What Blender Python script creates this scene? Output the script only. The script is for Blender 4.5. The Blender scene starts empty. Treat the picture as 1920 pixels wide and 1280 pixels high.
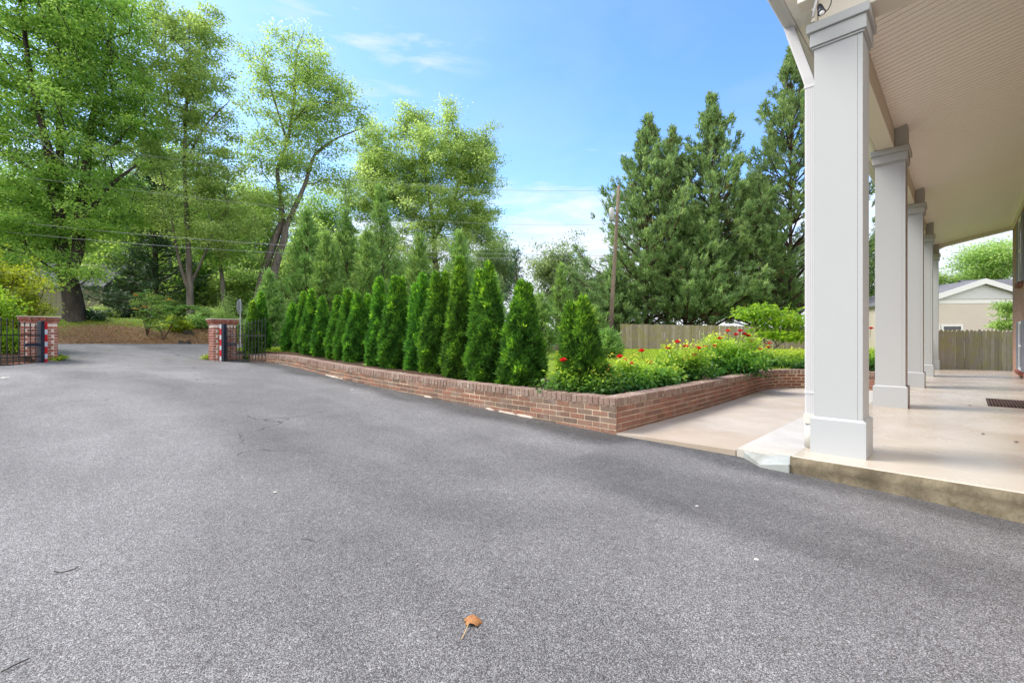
import bpy, math, random
import numpy as np
from mathutils import Vector, Matrix
S = bpy.context.scene
COL = S.collection
rng = np.random.default_rng(11)
R = math.radians
F = 1920 * 16.0 / 36.0
HOR = 635.0
CZ = 1.10
AX, AY = 0.705, 0.7092          # porch / street axis
def P(px, py, Z):               # a measured photo point at a given distance -> place in the world
    return np.array([(px - 960) / F * Z, Z, CZ - (py - HOR) / F * Z])
def an(a, n, z=0.0):            # porch coordinates -> world
    return np.array([AX * a + AY * n, AY * a - AX * n, z])
def qs(x, y):
    return -AY * x + AX * y, AX * x + AY * y
def sm(e0, e1, x):
    t = np.clip((x - e0) / (e1 - e0), 0, 1)
    return t * t * (3 - 2 * t)

# ------------------------------------------------------------------ objects
def thing(name, label, cat, loc=(0, 0, 0), group=None, rotz=0.0):
    o = bpy.data.objects.new(name, None)
    COL.objects.link(o)
    o.location = Vector([float(v) for v in loc])
    o.rotation_euler = (0, 0, rotz)
    o.empty_display_size = 0.1
    o['label'] = label; o['category'] = cat
    if group: o['group'] = group
    return o
def tag(o, label, cat, group=None):
    o['label'] = label; o['category'] = cat
    if group: o['group'] = group
    return o
def link(name, me, mat, parent=None, smooth=False):
    if mat is not None: me.materials.append(mat)
    if smooth:
        me.polygons.foreach_set('use_smooth', np.ones(len(me.polygons), dtype=bool))
    o = bpy.data.objects.new(name, me)
    COL.objects.link(o)
    if parent is not None: o.parent = parent
    return o
def np_mesh(name, V, Fc, rnd=None, k=4):
    """V (n,3), Fc (m,k) -> mesh, rnd a per-face value"""
    V = np.asarray(V, dtype=np.float32); Fc = np.asarray(Fc, dtype=np.int32)
    me = bpy.data.meshes.new(name)
    n, m = len(V), len(Fc)
    me.vertices.add(n); me.vertices.foreach_set('co', V.ravel())
    me.loops.add(m * k); me.loops.foreach_set('vertex_index', Fc.ravel())
    me.polygons.add(m)
    me.polygons.foreach_set('loop_start', np.arange(0, m * k, k, dtype=np.int32))
    try: me.polygons.foreach_set('loop_total', np.full(m, k, dtype=np.int32))
    except Exception: pass
    me.update(calc_edges=True)
    if rnd is not None:
        at = me.attributes.new('rnd', 'FLOAT', 'FACE')
        at.data.foreach_set('value', np.asarray(rnd, dtype=np.float32))
    return me
def unit(a):
    return a / np.maximum(np.linalg.norm(a, axis=-1, keepdims=True), 1e-9)

class MB:
    """collects solids into one mesh"""
    def __init__(s): s.v = []; s.f = []; s.r = []; s.n = 0
    def add(s, verts, faces, r=None):
        b = s.n
        s.v.extend([tuple(map(float, p)) for p in verts]); s.n += len(verts)
        s.f.extend([tuple(b + i for i in f) for f in faces])
        s.r.extend([rng.random() if r is None else r] * len(faces))
    def box(s, x0, x1, y0, y1, z0, z1, r=None):
        s.add([(x0, y0, z0), (x1, y0, z0), (x1, y1, z0), (x0, y1, z0), (x0, y0, z1), (x1, y0, z1), (x1, y1, z1), (x0, y1, z1)],
              [(0, 3, 2, 1), (4, 5, 6, 7), (0, 1, 5, 4), (1, 2, 6, 5), (2, 3, 7, 6), (3, 0, 4, 7)], r)
    def obox(s, c, ux, uy, uz, hx, hy, hz, r=None, bev=0.0):
        c, ux, uy, uz = map(np.asarray, (c, ux, uy, uz))
        vs = []
        if bev <= 0:
            for sz in (-1, 1):
                for sx, sy in ((-1, -1), (1, -1), (1, 1), (-1, 1)):
                    vs.append(c + ux * hx * sx + uy * hy * sy + uz * hz * sz)
            s.add(vs, [(0, 3, 2, 1), (4, 5, 6, 7), (0, 1, 5, 4), (1, 2, 6, 5), (2, 3, 7, 6), (3, 0, 4, 7)], r)
        else:   # chamfered in all directions: 24 vertices
            idx = {}
            for sx in (-1, 1):
                for sy in (-1, 1):
                    for sz in (-1, 1):
                        for k in range(3):
                            d = [hx - bev, hy - bev, hz - bev]; d[k] += bev
                            idx[(sx, sy, sz, k)] = len(vs)
                            vs.append(c + ux * d[0] * sx + uy * d[1] * sy + uz * d[2] * sz)
            fs = []
            sg = (-1, 1)
            for k in range(3):
                a, b = [i for i in range(3) if i != k]
                for sk in sg:
                    q = []
                    for sa, sb in ((-1, -1), (1, -1), (1, 1), (-1, 1)):
                        t = [0, 0, 0]; t[k] = sk; t[a] = sa; t[b] = sb
                        q.append(idx[(t[0], t[1], t[2], k)])
                    fs.append(q if (sk > 0) == (k != 1) else q[::-1])
            for k in range(3):      # edges along k
                a, b = [i for i in range(3) if i != k]
                for sa in sg:
                    for sb in sg:
                        t0 = [0, 0, 0]; t0[a] = sa; t0[b] = sb; t1 = list(t0); t0[k] = -1; t1[k] = 1
                        fs.append([idx[(*t0, a)], idx[(*t1, a)], idx[(*t1, b)], idx[(*t0, b)]])
            for sx in sg:
                for sy in sg:
                    for sz in sg:
                        fs.append([idx[(sx, sy, sz, 0)], idx[(sx, sy, sz, 1)], idx[(sx, sy, sz, 2)]])
            s.add(vs, fs, r)
    def tube(s, pts, rad, sides=8, r=None, cap=True):
        pts = [np.asarray(p, float) for p in pts]
        if not hasattr(rad, '__len__'): rad = [rad] * len(pts)
        vs = []; fs = []
        prev = None
        for i, p in enumerate(pts):
            d = pts[min(i + 1, len(pts) - 1)] - pts[max(i - 1, 0)]
            d = d / (np.linalg.norm(d) + 1e-9)
            if prev is None:
                h = np.array([1.0, 0, 0]) if abs(d[0]) < .9 else np.array([0, 1.0, 0])
            else: h = prev
            u = h - d * h.dot(d); u /= np.linalg.norm(u) + 1e-9; prev = u
            w = np.cross(d, u)
            for k in range(sides):
                a = 2 * math.pi * k / sides
                vs.append(p + (u * math.cos(a) + w * math.sin(a)) * rad[i])
        for i in range(len(pts) - 1):
            for k in range(sides):
                k2 = (k + 1) % sides
                fs.append((i * sides + k, i * sides + k2, (i + 1) * sides + k2, (i + 1) * sides + k))
        if cap:
            fs.append(tuple(range(sides))[::-1]); fs.append(tuple((len(pts) - 1) * sides + k for k in range(sides)))
        s.add(vs, fs, r)
    def prism(s, poly, z0, z1, r=None):     # poly list of (x,y), counterclockwise
        n = len(poly)
        vs = [(x, y, z0) for x, y in poly] + [(x, y, z1) for x, y in poly]
        fs = [tuple(range(n))[::-1], tuple(range(n, 2 * n))] + [(i, (i + 1) % n, n + (i + 1) % n, n + i) for i in range(n)]
        s.add(vs, fs, r)
    def build(s, name, mat, parent=None, smooth=False, bevel=0.0):
        me = bpy.data.meshes.new(name)
        me.from_pydata(s.v, [], s.f); me.update()
        at = me.attributes.new('rnd', 'FLOAT', 'FACE')
        at.data.foreach_set('value', np.asarray(s.r, dtype=np.float32))
        o = link(name, me, mat, parent, smooth)
        if bevel > 0:
            m = o.modifiers.new('bevel', 'BEVEL'); m.width = bevel; m.segments = 2; m.limit_method = 'ANGLE'
        return o

# ------------------------------------------------------------------ materials
class NT:
    def __init__(s, name):
        s.m = bpy.data.materials.new(name); s.m.use_nodes = True
        s.t = s.m.node_tree; s.t.nodes.clear()
        s.out = s.t.nodes.new('ShaderNodeOutputMaterial')
    def n(s, typ, **kw):
        nd = s.t.nodes.new('ShaderNode' + typ)
        for k, v in kw.items():
            if k.startswith('i_'): nd.inputs[k[2:].replace('_', ' ')].default_value = v
            else: setattr(nd, k, v)
        return nd
    def l(s, a, b): s.t.links.new(a, b)
    def geo(s): return s.n('NewGeometry').outputs['Position']
    def objc(s): return s.n('TexCoord').outputs['Object']
    def vscale(s, vec, sc):
        m = s.n('Mapping'); s.l(vec, m.inputs['Vector']); m.inputs['Scale'].default_value = sc; return m.outputs[0]
    def noise(s, vec, scale, detail=4, rough=.55, dist=0.0):
        t = s.n('TexNoise'); s.l(vec, t.inputs['Vector'])
        t.inputs['Scale'].default_value = scale; t.inputs['Detail'].default_value = detail
        t.inputs['Roughness'].default_value = rough; t.inputs['Distortion'].default_value = dist
        return t.outputs['Fac']
    def ramp(s, fac, stops, interp='LINEAR'):
        r = s.n('ValToRGB'); s.l(fac, r.inputs[0]); cr = r.color_ramp; cr.interpolation = interp
        while len(cr.elements) < len(stops): cr.elements.new(.5)
        for e, (p, c) in zip(cr.elements, stops):
            e.position = p; e.color = (*c, 1) if len(c) == 3 else c
        return r.outputs[0]
    def mix(s, fac, a, b, mode='MIX'):
        m = s.n('Mix', data_type='RGBA', blend_type=mode)
        for v, i in ((fac, 0), (a, 6), (b, 7)):
            if hasattr(v, 'links') or hasattr(v, 'is_linked'): s.l(v, m.inputs[i])
            else: m.inputs[i].default_value = v if i == 0 else (*v, 1)
        return m.outputs[2]
    def math(s, op, a, b=0.0, c=0.0, clamp=False):
        m = s.n('Math', operation=op, use_clamp=clamp)
        for v, i in ((a, 0), (b, 1), (c, 2)):
            if hasattr(v, 'is_linked'): s.l(v, m.inputs[i])
            else: m.inputs[i].default_value = v
        return m.outputs[0]
    def attr(s, name): return s.n('Attribute', attribute_name=name).outputs['Fac']
    def bump(s, h, strength=.3, dist=.01):
        b = s.n('Bump'); s.l(h, b.inputs['Height']); b.inputs['Strength'].default_value = strength; b.inputs['Distance'].default_value = dist
        return b.outputs[0]
    def bsdf(s, col, rough=.7, spec=.3, normal=None, metal=0.0, finish=True):
        b = s.n('BsdfPrincipled')
        if hasattr(col, 'is_linked'): s.l(col, b.inputs['Base Color'])
        else: b.inputs['Base Color'].default_value = (*col, 1)
        if hasattr(rough, 'is_linked'): s.l(rough, b.inputs['Roughness'])
        else: b.inputs['Roughness'].default_value = rough
        b.inputs['Specular IOR Level'].default_value = spec
        b.inputs['Metallic'].default_value = metal
        if normal is not None: s.l(normal, b.inputs['Normal'])
        if finish: s.l(b.outputs[0], s.out.inputs[0])
        return b.outputs[0]

def foliage(name, stops, trans=.4, rough=.5, spec=.25, hue_var=.06):
    t = NT(name)
    c = t.ramp(t.attr('rnd'), stops)
    oi = t.n('ObjectInfo').outputs['Random']
    h = t.n('HueSaturation'); t.l(c, h.inputs['Color'])
    t.l(t.math('MULTIPLY_ADD', oi, hue_var * .5, .5 - hue_var * .25), h.inputs['Hue'])
    t.l(t.math('MULTIPLY_ADD', oi, hue_var * 3, 1 - hue_var * 1.5), h.inputs['Value'])
    c = h.outputs[0]
    b = t.bsdf(c, rough, spec, finish=False)
    tr = t.n('BsdfTranslucent')
    c2 = t.mix(.5, c, (1.0, .96, .30), 'MULTIPLY')
    g = t.n('HueSaturation'); t.l(c2, g.inputs['Color']); g.inputs['Value'].default_value = 2.1
    t.l(g.outputs[0], tr.inputs['Color'])
    mx = t.n('MixShader'); mx.inputs[0].default_value = trans
    t.l(b, mx.inputs[1]); t.l(tr.outputs[0], mx.inputs[2]); t.l(mx.outputs[0], t.out.inputs[0])
    return t.m
def bark(name, c0, c1, sc=6):
    t = NT(name); v = t.geo()
    vs = t.vscale(v, (1, 1, .22))
    n1 = t.noise(vs, sc, 6, .7); n2 = t.noise(v, 1.2, 3)
    c = t.ramp(n1, [(.3, c0), (.68, c1)])
    c = t.mix(t.math('MULTIPLY', n2, .5), c, tuple(x * .6 for x in c0))
    t.bsdf(c, .9, .15, t.bump(n1, .9, .04))
    return t.m
def plain(name, col, rough=.6, spec=.3, metal=0.0, var=.15, sc=8, bump=.05):
    t = NT(name); v = t.geo()
    n1 = t.noise(v, sc, 5, .6); n2 = t.noise(v, sc * .2, 3)
    a = t.math('ADD', t.math('MULTIPLY', n1, .5), t.math('MULTIPLY', n2, .5))
    c = t.ramp(a, [(.3, tuple(x * (1 - var) for x in col)), (.7, tuple(min(1, x * (1 + var * .6)) for x in col))])
    t.bsdf(c, rough, spec, t.bump(n1, bump, .01), metal)
    return t.m
def brick_mat(name, stops, bumpd=.004, white=.0, mapv=None):
    t = NT(name); v = t.geo()
    r = t.attr('rnd')
    c = t.ramp(r, stops)
    n1 = t.noise(v, 40, 6, .7); n2 = t.noise(v, 7, 4, .6); n3 = t.noise(v, 220, 3, .6)
    c = t.mix(t.ramp(n1, [(.35, (0, 0, 0)), (.75, (.55, .55, .55))]), c, (.07, .055, .045))
    c = t.mix(t.ramp(n2, [(.55, (0, 0, 0)), (.78, (.6, .6, .6))]), c, (.36, .31, .27))
    if white > 0:
        n4 = t.noise(v, 16, 5, .75)
        c = t.mix(t.ramp(n4, [(.66 - white * .25, (0, 0, 0)), (.72 - white * .2, (.8, .8, .8))]), c, (.62, .56, .52))
    h = t.math('ADD', n1, t.math('MULTIPLY', n3, .4))
    t.bsdf(c, .9, .15, t.bump(h, .6, bumpd))
    return t.m

M = {}
BR = [(0, (.21, .125, .09)), (.25, (.30, .155, .105)), (.45, (.17, .115, .09)), (.65, (.26, .18, .135)), (.82, (.36, .165, .11)), (1, (.29, .21, .165))]
BR2 = [(0, (.24, .12, .085)), (.3, (.32, .15, .11)), (.55, (.22, .14, .11)), (.78, (.36, .15, .105)), (1, (.33, .23, .18))]
M['brick'] = brick_mat('weathered_brick', BR)
M['brick_pad'] = brick_mat('planter_brick', BR2, white=.1)
M['brick_red'] = brick_mat('red_brick', [(0, (.30, .10, .07)), (.45, (.36, .12, .085)), (.7, (.22, .09, .07)), (1, (.40, .17, .12))], white=.18)
M['coping'] = brick_mat('coping_brick', [(0, (.28, .18, .14)), (.5, (.36, .25, .20)), (.8, (.25, .165, .13)), (1, (.42, .32, .26))], white=.3)
t = NT('mortar'); v = t.geo(); n1 = t.noise(v, 60, 5, .7); n2 = t.noise(v, 3, 4)
c = t.mix(t.ramp(n2, [(.4, (0, 0, 0)), (.65, (1, 1, 1))]), (.58, .47, .33), (.44, .35, .24))
t.bsdf(c, .95, .1, t.bump(n1, .5, .004)); M['mortar'] = t.m
M['mortar_pale'] = plain('pale_mortar', (.60, .52, .46), .95, .1, var=.25, sc=30, bump=.4)

# foliage palettes
M['f_maple'] = foliage('maple_leaves', [(0, (0.065, 0.14, 0.03)), (0.45, (0.165, 0.29, 0.065)), (0.8, (0.3, 0.43, 0.11)), (1, (0.44, 0.55, 0.15))], .54, .5, .3, .03)
M['f_light'] = foliage('pale_leaves', [(0, (0.11, 0.18, 0.06)), (0.5, (0.25, 0.36, 0.125)), (0.85, (0.4, 0.51, 0.21)), (1, (0.5, 0.58, 0.27))], .54, .5, .3, .03)
M['f_far'] = foliage('distant_leaves', [(0, (0.1, 0.16, 0.085)), (0.5, (0.2, 0.28, 0.13)), (1, (0.36, 0.43, 0.21))], .45, .5, .3, .03)
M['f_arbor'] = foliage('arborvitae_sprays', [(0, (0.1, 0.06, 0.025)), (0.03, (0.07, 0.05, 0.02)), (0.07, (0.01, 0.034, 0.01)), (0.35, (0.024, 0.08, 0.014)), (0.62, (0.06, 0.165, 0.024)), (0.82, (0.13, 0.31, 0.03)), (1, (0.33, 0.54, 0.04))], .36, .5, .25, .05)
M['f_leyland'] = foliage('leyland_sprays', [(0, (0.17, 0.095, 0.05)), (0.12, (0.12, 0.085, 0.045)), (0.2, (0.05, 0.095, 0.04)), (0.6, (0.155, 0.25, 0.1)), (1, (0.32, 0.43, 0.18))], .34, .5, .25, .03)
M['f_green'] = foliage('young_cypress_sprays', [(0, (0.05, 0.115, 0.035)), (0.5, (0.135, 0.25, 0.07)), (0.85, (0.24, 0.375, 0.11)), (1, (0.38, 0.48, 0.16))], .4, .5, .25, .03)
M['f_pine'] = foliage('pine_needles', [(0, (0.016, 0.0448, 0.0224)), (0.6, (0.0416, 0.096, 0.0416)), (1, (0.088, 0.176, 0.072))], .15, .5)
M['f_yellow'] = foliage('gold_leaves', [(0, (0.06, 0.11, 0.012)), (0.45, (0.19, 0.25, 0.022)), (1, (0.45, 0.46, 0.045))], .45, .5, .25, .03)
M['f_lime'] = foliage('lime_leaves', [(0, (0.0575, 0.1495, 0.0172)), (0.5, (0.184, 0.345, 0.0287)), (1, (0.391, 0.529, 0.0575))], .5)
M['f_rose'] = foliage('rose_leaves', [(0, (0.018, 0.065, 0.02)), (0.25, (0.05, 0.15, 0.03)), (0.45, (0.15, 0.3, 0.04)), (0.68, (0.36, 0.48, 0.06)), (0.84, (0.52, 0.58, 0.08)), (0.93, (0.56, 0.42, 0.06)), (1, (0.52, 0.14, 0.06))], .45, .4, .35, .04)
M['f_fern'] = foliage('mimosa_leaves', [(0, (0.09, 0.19, 0.06)), (0.6, (0.22, 0.38, 0.12)), (0.9, (0.36, 0.5, 0.19)), (1, (0.58, 0.3, 0.12))], .45, .5, .25, .03)
M['f_grass'] = foliage('grass_blades', [(0, (0.09, 0.16, 0.015)), (0.5, (0.25, 0.36, 0.03)), (1, (0.48, 0.52, 0.07))], .45, .5, .25, .03)
M['f_bank'] = foliage('bank_grass_and_straw', [(0, (0.16, 0.085, 0.05)), (0.45, (0.29, 0.185, 0.115)), (0.62, (0.37, 0.27, 0.165)), (0.68, (0.12, 0.2, 0.03)), (1, (0.25, 0.33, 0.06))], .25)
M['f_dead'] = foliage('dry_leaves', [(0, (.25, .09, .03)), (1, (.5, .25, .10))], .3)
M['bark_dark'] = bark('dark_bark', (.028, .023, .020), (.105, .09, .078))
M['bark_grey'] = bark('grey_bark', (.085, .073, .064), (.27, .24, .215))
M['bark_brown'] = bark('brown_bark', (.045, .03, .022), (.16, .11, .08))
M['stem'] = plain('green_stem', (.10, .12, .04), .7)
# ------------------------------------------------------------------ plants
def leaf_mesh(name, C, D, N, L, W, rnd, mat, parent=None, fold=.12, base_w=0.0):
    C = np.asarray(C); n = len(C)
    L = np.broadcast_to(L, (n,))[:, None]; W = np.broadcast_to(W, (n,))[:, None]
    Sd = unit(np.cross(N, D)); Nn = np.cross(D, Sd)
    V = np.empty((n, 4, 3))
    V[:, 0] = C
    V[:, 1] = C + D * L * .45 + Sd * W * .5 + Nn * W * fold
    V[:, 2] = C + D * L
    V[:, 3] = C + D * L * .45 - Sd * W * .5 + Nn * W * fold
    if parent is not None: V = V - np.array(parent.location)
    Fc = np.arange(n * 4).reshape(n, 4)
    return link(name, np_mesh(name, V.reshape(-1, 3), Fc, rnd), mat, parent)

def frusta(A, B, ra, rb, sides=6):
    d = unit(B - A); h = np.where(np.abs(d[:, :1]) < .8, np.array([[1.0, 0, 0]]), np.array([[0, 1.0, 0]]))
    u = unit(h - d * (h * d).sum(1, keepdims=True)); w = np.cross(d, u)
    a = np.arange(sides) * 2 * np.pi / sides
    ring = u[:, None] * np.cos(a)[None, :, None] + w[:, None] * np.sin(a)[None, :, None]
    V = np.concatenate([A[:, None] + ring * ra[:, None, None], B[:, None] + ring * rb[:, None, None]], 1)
    n = len(A); k = np.arange(sides); k2 = (k + 1) % sides
    q = np.stack([k, k2, sides + k2, sides + k], 1)
    Fc = (np.arange(n) * 2 * sides)[:, None, None] + q[None]
    return V.reshape(-1, 3), Fc.reshape(-1, 4)

def wood_mesh(name, pos, par, rad, mat, parent, sides=6, trunks=()):
    i = np.array([k for k in range(len(par)) if par[k] >= 0]); p = np.array([par[k] for k in i])
    A, B = pos[p], pos[i]
    ra = np.minimum(rad[p], rad[i] * 1.25); V, Fc = frusta(A, B, ra, rad[i], sides)
    Vs, Fs = [V], [Fc]; n = len(V)
    for tr in trunks:
        tr = np.asarray(tr, float)
        # resample smoothly with a little bark irregularity
        m = 26; s = np.linspace(0, len(tr) - 1, m); j = np.minimum(s.astype(int), len(tr) - 2); f = (s - j)[:, None]
        p0 = tr[np.maximum(j - 1, 0)]; p1 = tr[j]; p2 = tr[j + 1]; p3 = tr[np.minimum(j + 2, len(tr) - 1)]
        c = .5 * (2 * p1 + (p2 - p0) * f + (2 * p0 - 5 * p1 + 4 * p2 - p3) * f ** 2 + (3 * p1 - p0 - 3 * p2 + p3) * f ** 3)
        sd = 14; ang = np.arange(sd) * 2 * np.pi / sd; ph = rng.random(3) * 6
        rr = c[:, 3:4] * (1 + .07 * np.sin(3 * ang + ph[0])[None] + .05 * np.sin(5 * ang + ph[1] + s[:, None] * 1.3) + .03 * rng.standard_normal((m, sd)))
        V = np.stack([c[:, 0:1] + rr * np.cos(ang), c[:, 1:2] + rr * np.sin(ang), np.repeat(c[:, 2:3], sd, 1)], -1).reshape(-1, 3)
        k = np.arange(sd); k2 = (k + 1) % sd
        q = np.stack([k, k2, sd + k2, sd + k], 1)
        Fc = (np.arange(m - 1) * sd)[:, None, None] + q[None]
        Vs.append(V); Fs.append(Fc.reshape(-1, 4) + n); n += len(V)
    V = np.concatenate(Vs); Fc = np.concatenate(Fs)
    if parent is not None: V = V - np.array(parent.location)
    return link(name, np_mesh(name, V, Fc), mat, parent, True)

def skeleton(trunks, clumps, g, rt=.018, power=.47, twist=.12):
    pos, par, fix = [], [], []
    for ti, tr in enumerate(trunks):
        tr = np.asarray(tr, float); prev = -1
        if ti > 0:
            prev = int(np.argmin(np.linalg.norm(np.array(pos) - tr[0, :3], axis=1)))
        for a in range(len(tr) - 1):
            m = max(2, int(np.linalg.norm(tr[a + 1, :3] - tr[a, :3]) / .5))
            for s in range(m):
                q = tr[a] + (tr[a + 1] - tr[a]) * s / m
                pos.append(q[:3]); par.append(prev); fix.append(q[3]); prev = len(pos) - 1
        pos.append(tr[-1, :3]); par.append(prev); fix.append(tr[-1, 3])
    pos = list(pos); npos = np.array(pos)
    d0 = np.array([np.min(np.linalg.norm(npos - c, axis=1)) for c in clumps])
    for ci in np.argsort(d0):
        c = clumps[ci]; arr = np.array(pos)
        v = c - arr; hd = np.hypot(v[:, 0], v[:, 1]); dist = np.linalg.norm(v, axis=1)
        cost = dist + 1.0 * np.maximum(0, .45 * hd - v[:, 2])
        b = int(np.argmin(cost)); a0 = arr[b]; L = dist[b]
        if L < .15: continue
        m = max(2, min(6, int(L / .55) + 1))
        ctrl = a0 + (c - a0) * .5 + np.array([0, 0, -.10 * L]) + g.standard_normal(3) * twist * L
        prev = b
        for s in range(1, m + 1):
            u = s / m
            q = (1 - u) ** 2 * a0 + 2 * u * (1 - u) * ctrl + u * u * c
            pos.append(q); par.append(prev); fix.append(0.0); prev = len(pos) - 1
    pos = np.array(pos); n = len(pos)
    cnt = np.zeros(n); has = np.zeros(n, bool)
    for k in range(n):
        if par[k] >= 0: has[par[k]] = True
    cnt[~has] = 1
    for k in range(n - 1, -1, -1):
        if par[k] >= 0: cnt[par[k]] += cnt[k]
    rad = np.maximum(rt * np.maximum(cnt, 1) ** power, np.array(fix) * .9)
    fixa = np.array(fix); rad = np.where(fixa > 0, fixa * .93, np.minimum(rad, fixa[0] * .5))
    return pos, par, rad

def sample_blobs(blobs, n, g, shell=.35):
    w = np.array([b[6] if len(b) > 6 else b[3] * b[4] * b[5] for b in blobs]); w = w / w.sum()
    out = []
    for b, k in zip(blobs, g.multinomial(n, w)):
        d = unit(g.standard_normal((k, 3))); r = g.random(k) ** shell * np.exp(g.normal(0, .20, k))
        out.append(np.array(b[:3]) + d * r[:, None] * np.array(b[3:6]))
    return np.concatenate(out)

def tuft_leaves(cl, m, cr, g, flat=.55, droop=.25, up=1.0):
    n = len(cl); k = n * m
    size = cr * g.uniform(.65, 1.3, n)
    off = g.standard_normal((n, m, 3)) * np.array([1, 1, flat]) * .55
    C = cl[:, None] + off * size[:, None, None]
    D = unit(off * np.array([1, 1, .5]) + g.standard_normal((n, m, 3)) * .55 - np.array([0, 0, droop]))
    N = unit(g.standard_normal((n, m, 3)) * .55 + np.array([0, 0, up]))
    cr_ = g.random(n)[:, None]
    rnd = .42 * cr_ + .58 * g.random((n, m))
    return C.reshape(k, 3), D.reshape(k, 3), N.reshape(k, 3), rnd.reshape(k)

def deciduous(name, label, cat, base, trunks, blobs, n, m, leaf, cr, mf, mb, seed, group=None, rt=.016, shell=.4, flat=.55, droop=.25, wf=.55):
    g = np.random.default_rng(seed)
    root = thing(name, label, cat, base, group)
    cl = sample_blobs(blobs, n, g, shell)
    pos, par, rad = skeleton(trunks, cl, g, rt)
    wood_mesh('trunk', pos, par, rad, mb, root, 5, trunks)
    C, D, N, rnd = tuft_leaves(cl, m, cr, g, flat, droop)
    L = leaf * g.uniform(.65, 1.25, len(C))
    leaf_mesh('crown', C, D, N, L, L * wf, rnd, mf, root)
    return root

def blob(px, py, rx, ry, Z, w=None, dz=1.0, dZ=0.0):
    c = P(px, py, Z + dZ); a = rx / F * Z; b = ry / F * Z
    return (c[0], c[1], c[2], a, a * dz, b, w if w is not None else a * a * b)

def conifer(name, label, cat, base, h, Rm, nb, mf, mb, seed, group=None, z0=.05, prof=None, el=(-.1, .9), spray=9, blades=10, bl=.30, bw=.045, tr=.16, brown=.0, upw=.35, spread=.5, gap=.25, crown='crown'):
    g = np.random.default_rng(seed)
    root = thing(name, label, cat, base, group)
    base = np.asarray(base, float)
    if prof is None: prof = lambda t: (1 - t) ** .8
    lean = g.standard_normal(2) * .012 * h
    pos = [base + np.array([lean[0] * (i / 24) ** 2, lean[1] * (i / 24) ** 2, h * i / 24]) for i in range(25)]
    par = [-1] + list(range(24)); rad = [tr * (1 - .95 * i / 24) + .008 for i in range(25)]
    Cs, Ds, Ns, Rs = [], [], [], []
    for i in range(nb):
        t = ((i + g.random()) / nb) ** .92; z = h * (z0 + (1 - z0) * t)
        L = max(.12, Rm * prof(t) * (g.uniform(.45, 1.2) if brown > 0 else g.uniform(.62, 1.18))); az = i * 2.39996 + g.normal(0, .3)
        e = el[0] + (el[1] - el[0]) * t + g.normal(0, .10)
        hd = np.array([math.cos(az), math.sin(az), 0]); k = min(23.99, z / h * 24); j = int(k)
        o = pos[j] + (pos[j + 1] - pos[j]) * (k - j)
        ms = 4; pts = []
        for s in range(1, ms + 1):
            u = s / ms; ee = e + .35 * u
            pts.append(o + hd * L * u * math.cos(ee) + np.array([0, 0, L * u * math.sin(ee) * (.55 + .45 * u)]))
        prev = j; rb = .010 + .011 * L
        for s, q in enumerate(pts):
            pos.append(q); par.append(prev); rad.append(rb * (1 - .22 * s)); prev = len(pos) - 1
        pl = np.array([o] + pts)
        ns = max(3, int(spray * L * g.uniform(.7, 1.2) + 2))
        u = gap + (1 - gap) * g.random(ns) ** .75
        f = u * ms; jj = np.minimum(f.astype(int), ms - 1); q = pl[jj] + (pl[jj + 1] - pl[jj]) * (f - jj)[:, None]
        bd = unit(pts[-1] - o)
        q = q + g.standard_normal((ns, 3)) * (.05 + .17 * L * (1.15 - u))[:, None] * np.array([1, 1, .6])
        sd = unit(bd + g.standard_normal((ns, 3)) * spread + np.array([0, 0, upw]))
        D = unit(sd[:, None] + g.standard_normal((ns, blades, 3)) * .42)
        C = q[:, None] + sd[:, None] * (g.random((ns, blades, 1)) - .45) * bl * 1.1 + g.standard_normal((ns, blades, 3)) * bl * .16
        N = unit(g.standard_normal((ns, blades, 3)) * .8 + np.array([0, 0, .7]))
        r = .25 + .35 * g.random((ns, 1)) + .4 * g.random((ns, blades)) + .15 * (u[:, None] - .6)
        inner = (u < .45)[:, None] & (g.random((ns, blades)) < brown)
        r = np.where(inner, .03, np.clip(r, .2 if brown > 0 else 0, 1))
        Cs.append(C.reshape(-1, 3)); Ds.append(D.reshape(-1, 3)); Ns.append(N.reshape(-1, 3)); Rs.append(r.ravel())
    wood_mesh('trunk', np.array(pos), par, np.array(rad), mb, root, 6)
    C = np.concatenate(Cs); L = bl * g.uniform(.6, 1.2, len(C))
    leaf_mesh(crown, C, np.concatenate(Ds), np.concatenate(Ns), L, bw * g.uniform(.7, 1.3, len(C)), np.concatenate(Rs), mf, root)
    return root

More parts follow.
